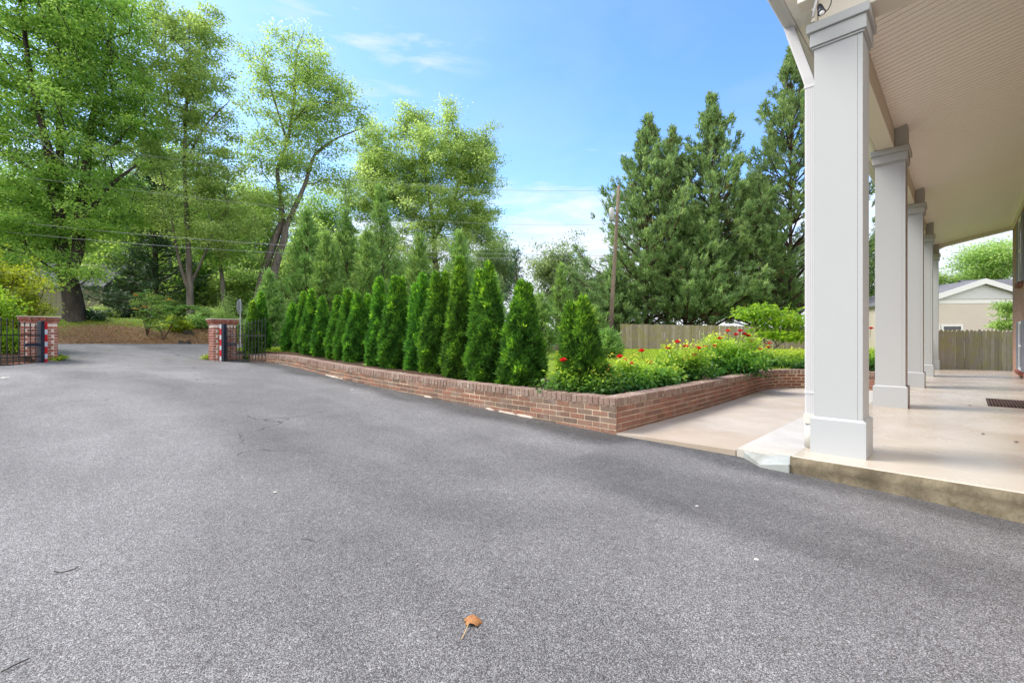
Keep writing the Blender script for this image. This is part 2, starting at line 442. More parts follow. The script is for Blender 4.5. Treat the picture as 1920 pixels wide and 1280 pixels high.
def arborvitae(name, label, base, h, w, seed, twin=None, n=4200):
    """a dense pointed column of flat fans; twin = (offset x, offset y, relative height) of a second leader"""
    g = np.random.default_rng(seed)
    root = thing(name, label, 'arborvitae', base, 'arborvitae along the drive wall')
    lead = [(0, 0, h, w)]
    if twin: lead.append((twin[0], twin[1], h * twin[2], w * .72))
    Cs, Ds, Ns, Rs = [], [], [], []
    for li, (ox, oy, hh, ww) in enumerate(lead):
        k = int(n * (1 if li == 0 else .55)); t = g.random(int(k * 2.2)); rp = np.minimum(1, .74 + 1.3 * t) * np.maximum(1 - t ** 1.18, 0) ** .95
        keep = g.random(len(t)) < rp ** .8 + .05; t = t[keep][:k]; rp = rp[keep][:k]; k = len(t)
        az = g.random(k) * 2 * np.pi
        ph = g.random(6) * 6.28
        lump = 1 + .10 * np.sin(3 * az + 9 * t + ph[0]) + .10 * np.sin(6 * az - 17 * t + ph[1]) + .07 * np.sin(4 * az + 31 * t + ph[2]) + .05 * np.sin(9 * az + 41 * t + ph[3])
        dep = g.random(k) ** 2.2                     # 0 at the surface
        rr = ww * rp * lump * (1 - .55 * dep) + .012
        hd = np.stack([np.cos(az), np.sin(az), np.zeros(k)], 1)
        q = np.stack([ox * np.minimum(1, .25 + t), oy * np.minimum(1, .25 + t), t * hh + .02], 1) + hd * rr[:, None]
        b = 7
        tilt = (g.normal(.75, .3, k) + .9 * t)[:, None]
        sd = unit(hd + np.array([0, 0, 1.0]) * tilt + g.standard_normal((k, 3)) * .28)
        side = unit(np.cross(sd, hd + g.standard_normal((k, 3)) * .5))          # the fan's plane
        a = np.linspace(-.75, .75, b)[None, :, None] + g.standard_normal((k, b, 1)) * .12
        D = unit(sd[:, None] * np.cos(a) + side[:, None] * np.sin(a))
        C = q[:, None] - sd[:, None] * .05 + D * g.random((k, b, 1)) * .03
        N = unit(np.cross(sd, side)[:, None] + g.standard_normal((k, b, 3)) * .25)
        r = .31 + .24 * g.random((k, 1)) + .22 * g.random((k, b)) + .9 * (lump[:, None] - 1) - .25 * dep[:, None] + .50 * np.clip(t[:, None] - .55, 0, 1) ** 1.2 * 1.6  # new growth plus backlit tip glow and dark inner gaps, put into the colour
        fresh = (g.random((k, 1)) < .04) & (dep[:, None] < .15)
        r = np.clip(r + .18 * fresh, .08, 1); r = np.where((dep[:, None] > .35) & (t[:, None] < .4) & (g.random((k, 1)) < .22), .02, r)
        Cs.append(C.reshape(-1, 3)); Ds.append(D.reshape(-1, 3)); Ns.append(N.reshape(-1, 3)); Rs.append(r.ravel())
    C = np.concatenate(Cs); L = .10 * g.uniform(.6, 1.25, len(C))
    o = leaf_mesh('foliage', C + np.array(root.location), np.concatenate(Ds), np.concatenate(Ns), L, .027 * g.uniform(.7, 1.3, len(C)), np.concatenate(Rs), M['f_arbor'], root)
    tb = MB()
    for ox, oy, hh, ww in lead:
        tb.tube([(0, 0, -.1), (ox * .3, oy * .3, .15 * hh), (ox * .8, oy * .8, .55 * hh), (ox, oy, .94 * hh)], [.045, .04, .025, .006], 8)
    tb.build('trunk', M['bark_brown'], root)
    return root

def shrub(name, label, cat, base, blobs, n, m, leaf, cr, mf, mb, seed, group=None, wf=.5, rt=.006, flat=.7, stems=5, hcol=False, foliage_name='foliage', sp=.25):
    g = np.random.default_rng(seed); root = thing(name, label, cat, base, group); base = np.asarray(base, float)
    cl = sample_blobs(blobs, n, g, .45); cl[:, 2] = np.maximum(cl[:, 2], base[2] + .05)
    trs = []
    top = max(b[2] for b in blobs)
    for k in range(stems):
        b = blobs[k % len(blobs)]; e = np.array(b[:3]) + g.standard_normal(3) * np.array(b[3:6]) * .3
        s0 = base + np.array([g.normal(0, sp * .35), g.normal(0, sp * .35), -.05])
        mid = (s0 + e) / 2 + np.array([0, 0, .1 * (e[2] - s0[2])])
        trs.append([(*s0, rt * 2.2), (*mid, rt * 1.6), (*e, rt)])
    pos, par, rad = skeleton(trs[:1], np.concatenate([np.array([np.array(t[1][:3]) for t in trs]), cl]), g, rt * .5, .45)
    wood_mesh('stems', pos, par, rad, mb, root, 5)
    C, D, N, rnd = tuft_leaves(cl, m, cr, g, flat)
    C[:, 2] = np.maximum(C[:, 2], base[2] + .01)
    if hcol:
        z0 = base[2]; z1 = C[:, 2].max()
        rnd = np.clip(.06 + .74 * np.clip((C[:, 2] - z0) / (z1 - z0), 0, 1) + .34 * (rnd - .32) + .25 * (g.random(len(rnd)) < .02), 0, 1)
    L = leaf * g.uniform(.6, 1.3, len(C))
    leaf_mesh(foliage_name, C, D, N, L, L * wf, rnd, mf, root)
    return root
# ------------------------------------------------------------------ heights of the ground
PZ = ([-30, -10, -3, 0, 4, 6.9, 9.67, 12, 16.7, 22], [-.8, -.26, -.075, .008, .155, .33, .47, .535, .80, .90])
def hdrive(x, y):
    p = (np.asarray(x) - 1.21) * -.765 + (np.asarray(y) - 5.2) * .644
    return np.interp(p, *PZ)
def hstreet(s): return .875 - .0095 * np.clip(s, -60, 60)
WALL = np.array([(-8.1, 12.62, .69), (-6.4, 11.85, .70), (-5.75, 11.42, .692), (-4.95, 10.68, .655), (-4.09, 9.83, .60), (-2.95, 8.82, .535), (-1.87, 7.96, .475), (-.82, 7.0, .445), (.20, 6.1, .43), (1.19, 5.2, .423)])
LEG = np.array([(1.19, 5.2, .423), (2.12, 6.13, .425), (3.24, 7.30, .428), (4.35, 8.52, .428), (5.0, 9.25, .430), (5.35, 9.60, .430), (5.75, 9.88, .430), (6.2, 9.98, .430), (6.65, 9.88, .430), (7.1, 9.55, .430), (7.62, 9.06, .430)])
def smooth_path(pts, step):
    pts = np.asarray(pts, float); out = []
    for i in range(len(pts) - 1):
        p0, p1, p2, p3 = pts[max(i - 1, 0)], pts[i], pts[i + 1], pts[min(i + 2, len(pts) - 1)]
        for s in range(20):
            f = s / 20
            out.append(.5 * (2 * p1 + (p2 - p0) * f + (2 * p0 - 5 * p1 + 4 * p2 - p3) * f * f + (3 * p1 - p0 - 3 * p2 + p3) * f ** 3))
    out.append(pts[-1]); out = np.array(out)
    s = np.concatenate([[0], np.cumsum(np.linalg.norm(np.diff(out[:, :2], axis=0), axis=1))])
    n = int(round(s[-1] / step)); u = np.linspace(0, s[-1], n + 1)
    return np.stack([np.interp(u, s, out[:, k]) for k in range(3)], 1)
W1 = smooth_path(WALL, .1); W2 = smooth_path(LEG, .1)
def in_poly(x, y, poly):
    ins = np.zeros(np.shape(x), bool); n = len(poly)
    for i in range(n):
        x0, y0 = poly[i]; x1, y1 = poly[(i + 1) % n]
        c = ((y0 > y) != (y1 > y)) & (x < (x1 - x0) * (y - y0) / (y1 - y0 + 1e-12) + x0)
        ins ^= c
    return ins
def offset(path, d):            # to the left of the path's direction (into the bed)
    t = np.gradient(path[:, :2], axis=0); t = t / np.linalg.norm(t, axis=1, keepdims=True)
    return path[:, :2] + np.stack([-t[:, 1], t[:, 0]], 1) * d
YARD = [tuple(p) for p in offset(W1, .19)] + [tuple(p) for p in offset(W2, .19)] + [tuple(an(9.5, -1.15)[:2]), tuple(an(60, -1.15)[:2]), tuple(an(60, -19.2)[:2]), (-8.4, 12.7)]
LEFTBED = [(-11.3, 11.2), (-11.05, 10.6), (-11.0, 8.0), (-11.5, 3.0), (-13, -6), (-60, -6), (-60, 20)] + [tuple(an(-45, -19.2)[:2]), tuple(an(-1.0, -19.0)[:2])]
def path_dist(x, y, path):
    d = np.full(np.shape(x), 1e9)
    for p in path[::2]: d = np.minimum(d, np.hypot(x - p[0], y - p[1]))
    return d
def ground(x, y):
    x = np.asarray(x, float); y = np.asarray(y, float)
    q, s = qs(x, y); zs = hstreet(s); hd = hdrive(x, y)
    q0 = 6 + 11 * np.clip((s - 8) / 10, 0, 1)
    wz = np.interp(q, [2.8, 6, 9, 12.6], [.36, .42, .52, .63])
    wz = wz + (.37 - wz) * sm(6, 14, s)
    yard = wz + (zs - .02 - wz) * sm(0, 1, (q - q0) / np.maximum(19.6 - q0, .6))
    z = hd - .10
    z = np.where(in_poly(x, y, YARD), yard, z)
    z = np.where(in_poly(x, y, LEFTBED), hd + .09, z)
    bank = np.interp(q, [24.4, 24.7, 26.0, 28.2, 40, 60, 200], [-.05, .04, .42, 1.08, 1.7, 2.1, 2.4]) * (1 - .85 * sm(12, 34, s))
    z = np.where(q > 19.4, np.where(q > 24.4, zs + bank, zs - .08), z)
    # the side yard past the porch
    z = np.where((q < 1.2) & (s > 9), -.02 + .0 * q, z)
    return z
def gz(x, y): return float(ground(np.array([x]), np.array([y]))[0])

# ground sheet, fine near, coarse to the horizon
gx = np.concatenate([-34 - np.geomspace(1, 900, 22)[::-1], np.arange(-34, -12.0, .28), np.arange(-12, 9.5, .11), np.arange(9.5, 30.01, .28), 30 + np.geomspace(1, 900, 22)])
gy = np.concatenate([-6 - np.geomspace(1, 300, 12)[::-1], np.arange(-6, 4.5, .28), np.arange(4.5, 13.5, .11), np.arange(13.5, 48.01, .28), 48 + np.geomspace(1, 1200, 26)])
X, Y = np.meshgrid(gx, gy, indexing='ij'); Z = ground(X, Y)
q_, s_ = qs(X, Y)
Z = Z + np.where((q_ > 24.6) | in_poly(X, Y, YARD), .02 * np.sin(X * 3.1 + Y * 1.7) + .02 * np.sin(Y * 2.3 - X), 0)
ny = len(gy); I = np.arange(len(gx) - 1)[:, None] * ny + np.arange(ny - 1)[None]
Fc = np.stack([I, I + ny, I + ny + 1, I + 1], -1).reshape(-1, 4)
t = NT('ground'); v = t.geo()
n1 = t.noise(v, 9, 6, .7); n2 = t.noise(v, .6, 4); n3 = t.noise(v, 60, 4, .7)
lawn = t.ramp(n1, [(.3, (.10, .17, .018)), (.6, (.20, .28, .03)), (.8, (.27, .30, .06))])
straw = t.ramp(n3, [(.3, (.13, .075, .045)), (.55, (.27, .17, .10)), (.75, (.36, .26, .16))])
soil = t.ramp(n3, [(.3, (.035, .022, .014)), (.7, (.10, .065, .042))])
sep = t.n('SeparateXYZ'); t.l(v, sep.inputs[0])
qn = t.math('SUBTRACT', t.math('MULTIPLY', sep.outputs[1], AX), t.math('MULTIPLY', sep.outputs[0], AY))
mb_ = t.math('MULTIPLY', t.math('SUBTRACT', qn, 24.0), 3.0, clamp=True)
wob = t.math('ADD', qn, t.math('MULTIPLY', n2, 2.2))
top = t.math('MULTIPLY', t.math('SUBTRACT', wob, 28.1), 1.5, clamp=True)
woods = t.math('MULTIPLY', t.math('SUBTRACT', wob, 31.5), .7, clamp=True)
c = t.mix(top, straw, lawn); c = t.mix(woods, c, soil); c = t.mix(mb_, lawn, c)
bedf = t.math('SUBTRACT', 1.0, t.attr('lawn')); c = t.mix(bedf, c, soil)
t.bsdf(c, .95, .1, t.bump(n3, .6, .03)); M['ground'] = t.m
me = np_mesh('ground', np.stack([X, Y, Z], -1).reshape(-1, 3), Fc)
bed = np.minimum(path_dist(X, Y, W1), path_dist(X, Y, W2))
lw = np.where(q_ > 19, 1, np.where(in_poly(X, Y, YARD), sm(1.5, 2.3, bed), np.where((s_ > 9) & (q_ < 1.2), .3, 0)))
at = me.attributes.new('lawn', 'FLOAT', 'POINT'); at.data.foreach_set('value', lw.ravel().astype(np.float32))
o = link('ground', me, M['ground'], None, True); o['kind'] = 'structure'

# ------------------------------------------------------------------ asphalt
def asphalt(name, lo, hi, var):
    t = NT(name); v = t.geo()
    vo = t.n('TexVoronoi', feature='F1'); t.l(v, vo.inputs['Vector']); vo.inputs['Scale'].default_value = 275
    sepc = t.n('SeparateColor'); t.l(vo.outputs['Color'], sepc.inputs[0])
    vo2 = t.n('TexVoronoi', feature='F1'); t.l(v, vo2.inputs['Vector']); vo2.inputs['Scale'].default_value = 75
    sep2 = t.n('SeparateColor'); t.l(vo2.outputs['Color'], sep2.inputs[0])
    fine = t.noise(v, 260, 4, .7); mid = t.noise(v, 24, 5, .65); soft = t.noise(v, 1.6, 4, .6)
    rot = t.n('Mapping'); t.l(v, rot.inputs['Vector']); rot.vector_type = 'TEXTURE'; rot.inputs['Rotation'].default_value = (0, 0, R(-42)); rot.inputs['Scale'].default_value = (4.2, 1.25, 1)
    big = t.noise(rot.outputs[0], 1.0, 4, .55, .6)
    stone = t.ramp(sepc.outputs[0], [(0, (.035, .035, .037)), (.35, tuple(lo)), (.75, tuple(hi)), (.93, tuple(min(1, 1.6 * x) for x in hi)), (1, (.34, .33, .32))])
    tint = t.mix(t.math('MULTIPLY', sepc.outputs[1], .28), stone, (.17, .12, .085))
    chip = t.math('GREATER_THAN', sep2.outputs[0], .965)
    near = t.math('LESS_THAN', vo2.outputs['Distance'], .38)
    tint = t.mix(t.math('MULTIPLY', t.math('MULTIPLY', chip, near), .8), tint, (.36, .34, .32))
    k = t.math('MULTIPLY_ADD', big, 1.35, .34)
    k = t.math('MULTIPLY', k, t.math('MULTIPLY_ADD', soft, .55, .73))
    k = t.math('MULTIPLY', k, t.math('MULTIPLY_ADD', mid, .7, .65))
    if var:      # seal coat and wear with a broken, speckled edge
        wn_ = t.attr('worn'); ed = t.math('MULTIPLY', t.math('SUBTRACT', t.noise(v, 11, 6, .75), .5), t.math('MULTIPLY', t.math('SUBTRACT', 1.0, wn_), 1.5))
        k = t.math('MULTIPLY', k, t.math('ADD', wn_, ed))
    cc = t.n('VectorMath', operation='SCALE'); t.l(tint, cc.inputs[0]); t.l(k, cc.inputs['Scale'])
    # hairline cracks
    wv = t.n('TexVoronoi', feature='DISTANCE_TO_EDGE'); wp = t.n('VectorMath', operation='ADD'); t.l(v, wp.inputs[0])
    wn = t.n('TexNoise'); t.l(v, wn.inputs['Vector']); wn.inputs['Scale'].default_value = 1.4; wn.inputs['Detail'].default_value = 5
    t.l(wn.outputs['Color'], wp.inputs[1]); t.l(wp.outputs[0], wv.inputs['Vector']); wv.inputs['Scale'].default_value = .38
    crack = t.math('MULTIPLY', t.math('LESS_THAN', wv.outputs['Distance'], .0042), t.math('GREATER_THAN', t.noise(v, .5, 2), .56))
    col = t.mix(t.math('MULTIPLY', crack, .65), cc.outputs[0], (.015, .015, .016))
    hgt = t.math('ADD', t.math('SUBTRACT', 1.0, t.math('MULTIPLY', vo.outputs['Distance'], 1.0)), t.math('MULTIPLY', fine, .6))
    t.bsdf(col, t.math('MULTIPLY_ADD', sepc.outputs[2], .25, .62), .35, t.bump(hgt, .55, .006))
    return t.m
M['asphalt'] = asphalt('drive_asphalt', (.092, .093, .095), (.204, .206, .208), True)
M['street'] = asphalt('street_asphalt', (.13, .13, .135), (.22, .22, .225), False)
DRIVE = [tuple(p) for p in offset(W1, .1)] + [(1.6, 5.5), tuple(an(5.6, -1.6)[:2]), tuple(an(5.0, -.9)[:2]), tuple(an(5.0, 4)[:2]), (9, -5), (-13.5, -5), (-11.45, 3.0), (-10.9, 8.0), (-10.85, 10.2), (-11.3, 11.0), (-11.8, 11.9), (-13.4, 12.6)] + [tuple(an(-1.2, -19.6)[:2]), tuple(an(4.6, -19.6)[:2]), (-8.6, 15.2), (-8.0, 13.4)]
dx = np.arange(-16, 9.01, .1); dy = np.arange(-5, 19.01, .1)
X, Y = np.meshgrid(dx, dy, indexing='ij')
inside = in_poly(X, Y, DRIVE)
Z = hdrive(X, Y) + .012 * np.sin(X * .9 + 1) * np.sin(Y * .8) * 0.6
ny = len(dy); I = (np.arange(len(dx) - 1)[:, None] * ny + np.arange(ny - 1)[None])
ok = inside[:-1, :-1] & inside[1:, :-1] & inside[1:, 1:] & inside[:-1, 1:]
Fc = np.stack([I, I + ny, I + ny + 1, I + 1], -1)[ok]
me = np_mesh('driveway', np.stack([X, Y, Z], -1).reshape(-1, 3), Fc)
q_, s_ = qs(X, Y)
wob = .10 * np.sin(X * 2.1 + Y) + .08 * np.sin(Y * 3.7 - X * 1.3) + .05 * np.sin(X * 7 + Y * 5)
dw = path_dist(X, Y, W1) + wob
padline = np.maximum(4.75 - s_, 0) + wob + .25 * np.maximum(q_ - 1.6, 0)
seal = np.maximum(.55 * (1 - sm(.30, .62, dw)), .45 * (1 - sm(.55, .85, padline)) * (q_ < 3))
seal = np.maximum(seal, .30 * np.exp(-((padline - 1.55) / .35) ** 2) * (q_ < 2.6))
def ondr(px, py):
    Zq = 3.0
    for _ in range(60):
        x = (px - 960) / F * Zq; z = float(hdrive(x, Zq)); Zq = .5 * Zq + .5 * (CZ - z) * F / (py - HOR)
    return ((px - 960) / F * Zq, Zq)
def band(pts, wdt, amt):
    q = np.array([ondr(*p) for p in pts]); d = np.full(X.shape, 1e9)
    for a, b in zip(q[:-1], q[1:]):
        ab = b - a; tt = np.clip(((X - a[0]) * ab[0] + (Y - a[1]) * ab[1]) / (ab @ ab), 0, 1)
        d = np.minimum(d, np.hypot(X - a[0] - tt * ab[0], Y - a[1] - tt * ab[1]))
    return .75 * amt * np.exp(-((d + wob * .8) / wdt) ** 2)
# old tyre wear and seepage marks
for bnd in (band([(330, 735), (470, 800), (640, 905), (850, 960), (1150, 990)], .30, .22), band([(240, 700), (420, 740), (700, 800), (1000, 850)], .35, .14), band([(1000, 860), (1250, 905), (1500, 930), (1900, 1010)], .28, .26), band([(700, 1010), (900, 1060), (1060, 1180)], .22, .20), band([(150, 700), (60, 740), (0, 790)], .4, .16)):
    seal = np.maximum(seal, bnd)
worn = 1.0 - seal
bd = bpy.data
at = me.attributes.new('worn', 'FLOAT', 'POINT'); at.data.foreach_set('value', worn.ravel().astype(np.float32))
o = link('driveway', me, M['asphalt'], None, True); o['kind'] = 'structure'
import bmesh
bm = bmesh.new(); bm.from_mesh(o.data); bmesh.ops.delete(bm, geom=[v for v in bm.verts if not v.link_faces], context='VERTS'); bm.to_mesh(o.data); bm.free()
# street
ss = np.concatenate([-np.geomspace(30, 400, 12)[::-1], np.arange(-28, 60, 1.0), np.geomspace(60, 400, 12)])
V = []; qq = [19.3, 19.6, 21.9, 24.2, 24.55]
for s in ss:
    for q in qq:
        p = an(s, -q); V.append((p[0], p[1], hstreet(s) + (.004 if 19.5 < q < 24.4 else -.09) + (.05 if q == 21.9 else 0)))
n = len(qq); I = np.arange(len(ss) - 1)[:, None] * n + np.arange(n - 1)[None]
o = link('street', np_mesh('street', np.array(V), np.stack([I, I + n, I + n + 1, I + 1], -1).reshape(-1, 4)[:, ::-1]), M['street']); o['kind'] = 'structure'

# ------------------------------------------------------------------ concrete
def concrete(name, c0, c1, stain, rough, sc=2.5, spec=.4, bumps=.15, pol=False):
    t = NT(name); v = t.geo()
    n1 = t.noise(v, sc, 5 if pol else 8, .5 if pol else .70, .5); n2 = t.noise(v, sc * .3, 4, .6, 1.0); n3 = t.noise(v, 120, 4, .7)
    c = t.ramp(n1, [(.3, c0), (.7, c1)])
    c = t.mix(t.ramp(n2, [(.42, (0, 0, 0)), (.70, (.75, .75, .75))]), c, stain)
    c = t.mix(t.math('MULTIPLY', t.ramp(n3, [(.35, (1, 1, 1)), (.5, (0, 0, 0))]), .25), c, tuple(x * .5 for x in c0))
    dark = t.noise(v, 13, 3, .5); c = t.mix(t.ramp(dark, [(.74, (0, 0, 0)), (.80, (.45, .45, .45))]), c, tuple(x * .35 for x in c0))
    rg = t.math('MULTIPLY_ADD', n1, .25, rough - .12)
    t.bsdf(c, rg, spec, t.bump(t.math('ADD', n3, t.math('MULTIPLY', n1, 1.5)), bumps, .004))
    return t.m
M['porch'] = concrete('sealed_porch_concrete', (.45, .385, .305), (.53, .47, .39), (.40, .29, .19), .26, 1.3, .5, .05, True)
M['pad'] = concrete('tan_pad_concrete', (.40, .345, .285), (.50, .445, .38), (.36, .28, .20), .8, 2.2, .25, .2)
M['strip'] = concrete('pale_walk_concrete', (.44, .42, .385), (.54, .52, .48), (.43, .385, .31), .8, 2.5, .25, .2)
M['mossy'] = concrete('stained_slab_edge', (.11, .088, .055), (.26, .22, .15), (.075, .062, .04), .9, 9, .15, 1.0)

# tan pad between the wall and the porch
def strip_between(name, A, B, z, mat, thick=.16):
    mbd = MB(); n = len(A)
    vs = [(p[0], p[1], z) for p in A] + [(p[0], p[1], z) for p in B] + [(p[0], p[1], z - thick) for p in A] + [(p[0], p[1], z - thick) for p in B]
    fs = [(i, i + 1, n + i + 1, n + i) for i in range(n - 1)]
    fs += [(i, 2 * n + i, 2 * n + i + 1, i + 1) for i in range(n - 1)]
    fs += [(n + i + 1, 3 * n + i + 1, 3 * n + i, n + i) for i in range(n - 1)]
    fs += [(0, n, 3 * n, 2 * n), (n - 1, 3 * n - 1, 4 * n - 1, 2 * n - 1)]
    mbd.add(vs, fs, .5); o = mbd.build(name, mat)
    bm = bmesh.new(); bm.from_mesh(o.data); bmesh.ops.recalc_face_normals(bm, faces=bm.faces); bm.to_mesh(o.data); bm.free()
    o['kind'] = 'structure'; return o
wl = offset(W2, .06); wl = wl[:]
a_ = np.array([qs(p[0], p[1])[1] for p in wl])
A = [wl[i] for i in range(0, len(wl), 3)]
k = len(A)
B = []
aend = 4.62
for i in range(k):
    f = i / (k - 1); B.append(an(4.63 + (11.6 - 4.63) * f, -1.565)[:2])
# the front edge runs straight from the wall corner to the porch strip
strip_between('pad', A, B, .026, M['pad'])
st = [an(a, -1.555)[:2] for a in (4.63, 7.5, 11.9)]; st2 = [an(a, -1.03)[:2] for a in (4.55, 7.5, 11.9)]
strip_between('walkway', st, st2, .045, M['strip'])
# broken ramp piece at the slab corner
mbp = MB()
rp = [an(4.63, -1.50), an(4.40, -1.28), an(4.40, -1.06), an(4.64, -1.04)]
mbp.add([(rp[0][0], rp[0][1], .034), (rp[1][0], rp[1][1], -.012), (rp[2][0], rp[2][1], .03), (rp[3][0], rp[3][1], .058),
         (rp[0][0], rp[0][1], -.2), (rp[1][0], rp[1][1], -.2), (rp[2][0], rp[2][1], -.2), (rp[3][0], rp[3][1], -.2)],
        [(0, 1, 2), (0, 2, 3), (0, 4, 5, 1), (1, 5, 6, 2), (2, 6, 7, 3), (3, 7, 4, 0)], .5)
M['ramp'] = concrete('grey_broken_concrete', (.30, .32, .30), (.40, .42, .40), (.22, .21, .17), .85, 6, .2, .5)
o = mbp.build('path', M['ramp']); o['kind'] = 'structure'

# porch slab: top sheet and rough stained front edge
HR = math.atan2(-AX, AY)        # local x = across the porch, local y = along it
def hroot_obj(o): o.rotation_euler = (0, 0, HR)
mbf = MB(); mbf.box(-1.05, 1.08, 4.455, 20.9, -.25, .10)
o = mbf.build('porch_floor', M['porch'], None, bevel=.012); hroot_obj(o); o['kind'] = 'structure'
V = []; Fs = []
g = np.random.default_rng(3); nn = 150
xs = np.linspace(-1.06, 3.0, nn)
prof = []
for i, x in enumerate(xs):
    y0 = 4.434 + .007 * math.sin(x * 9) * math.sin(x * 23) + g.normal(0, .003)
    low = -.035 - .045 * (x + 1) * .5 + .02 * math.sin(x * 4 + 1) + g.normal(0, .006)
    out = y0 - max(0, .030 + .03 * math.sin(x * 5.5) + g.normal(0, .008)) * (x > -.75)
    prof.append([(x, 4.47, .094), (x, y0, .088), (x, y0 - .004, (low + .09) / 2), (x, y0 - .003, low + .012), (x, out - .005, low), (x, out - .012, -.26)])
V = np.array(prof).reshape(-1, 3); n = 6
I = np.arange(nn - 1)[:, None] * n + np.arange(n - 1)[None]
o = link('kerb', np_mesh('kerb', V, np.stack([I, I + 1, I + n + 1, I + n], -1).reshape(-1, 4)[:, ::-1]), M['mossy'])
hroot_obj(o); o['kind'] = 'structure'

# ------------------------------------------------------------------ low brick wall
def brick_run(name, label, path, cat, courses, group=None, thick=.215, cop='coping', bm_='brick', top_h=.10):
    root = thing(name, label, cat, (path[0][0], path[0][1], path[0][2] - .3), group)
    L = np.asarray(root.location)
    s = np.concatenate([[0], np.cumsum(np.linalg.norm(np.diff(path[:, :2], axis=0), axis=1))])
    def at_(u):
        p = np.array([np.interp(u, s, path[:, k]) for k in range(3)])
        p2 = np.array([np.interp(min(u + .05, s[-1]), s, path[:, k]) for k in range(3)]); p1 = np.array([np.interp(max(u - .05, 0), s, path[:, k]) for k in range(3)])
        t = unit(p2 - p1); nrm = unit(np.array([t[1], -t[0], 0])); up = np.cross(nrm, t); up = up if up[2] > 0 else -up
        return p - L, t, nrm, up
    g = np.random.default_rng(len(path)); T = s[-1]
    cp = MB(); n = int(T / .0762)
    for i in range(n):
        p, t, nr, up = at_((i + .5) * T / n)
        cp.obox(p - nr * (thick / 2 - .006 + g.normal(0, .003)) - up * (top_h / 2 + g.normal(0, .002)), t, nr, up, .0325 + g.normal(0, .0012), thick / 2 + .004, top_h / 2 - .004, g.random(), .004)
    cp.build('coping', M[cop], root)
    bk = MB(); ch = .0665
    nb = int(T / .213)
    for c in range(courses):
        for i in range(-1, nb + 1):
            u = (i + .5 + .5 * (c % 2)) * T / nb
            half = T / nb / 2 - .0055
            lo_, hi_ = max(0.0, u - half), min(T, u + half)
            if hi_ - lo_ < .03: continue
            u = (lo_ + hi_) / 2; half = (hi_ - lo_) / 2
            p, t, nr, up = at_(u)
            bk.obox(p - nr * (.03 + g.normal(0, .0016)) - np.array([0, 0, top_h + ch * (c + .5)]), t, nr, np.array([0, 0, 1.0]), half - .0005, .034, ch / 2 - .0055, g.random(), .0035)
    bk.build('bricks', M[bm_], root)
    if name == 'brick_retaining_wall':
        V = []; us = np.arange(3.0, T - .02, .05); ou = g.random(len(us))
        for u, w in zip(us, np.convolve(ou, np.ones(5) / 5, 'same')):
            p, t, nr, up = at_(u); pw = p + L; zd = float(hdrive(pw[0], pw[1])); e = -.042 + .15 * (w - .40) + .05 * math.sin(u * 1.9 + 1) * math.sin(u * .7) - .08 * max(0, 4.2 - u)
            for dn, z in ((-.03, .012 + .02 * w), (min(e, .0), .012 + .016 * w), (e, .004), (e + .004, -.06)):
                V.append(np.array([p[0], p[1], 0]) + nr * dn + np.array([0, 0, zd - L[2] + z]))
        I = np.arange(len(us) - 1)[:, None] * 4 + np.arange(3)[None]
        link('footing', np_mesh('footing', np.array(V), np.stack([I, I + 1, I + 5, I + 4], -1).reshape(-1, 4)), M['pad'], root)
    # mortar core
    k = max(2, int(T / .1)); V = []
    for i in range(k + 1):
        p, t, nr, up = at_(T * i / k)
        for dn, dz in ((.004, -.012), (thick - .01, -.012), (thick - .01, -.62), (.004, -.62)):
            V.append(p - nr * (dn - .0015) + np.array([0, 0, dz]))
    I = np.arange(k)[:, None] * 4; Fc = []
    for a in range(4):
        b = (a + 1) % 4
        Fc.append(np.concatenate([I + a, I + b, I + 4 + b, I + 4 + a], 1))
    Fc = np.concatenate(Fc + [np.array([[0, 1, 2, 3]]), np.array([[4 * k + 3, 4 * k + 2, 4 * k + 1, 4 * k]])])
    link('mortar_core', np_mesh('mortar_core', np.array(V), Fc), M['mortar'], root)
    return root
brick_run('brick_retaining_wall', 'low brown brick retaining wall with a soldier row cap, running from the gate pier along the drive', W1, 'wall', 5)
brick_run('brick_planter_wall', 'low reddish brick planter wall beside the tan concrete pad, curving toward the porch', W2, 'wall', 5, bm_='brick_pad')
LG = smooth_path(np.array([(-12.4, -.5, .05), (-11.35, 4.0, .30), (-10.84, 8.0, .475), (-10.80, 9.6, .545), (-10.80, 10.25, .575)]), .1)
brick_run('low_brick_kerb', 'two-course brick kerb under the left black gate', LG, 'wall', 3, cop='brick_red', bm_='brick_red', top_h=.07)

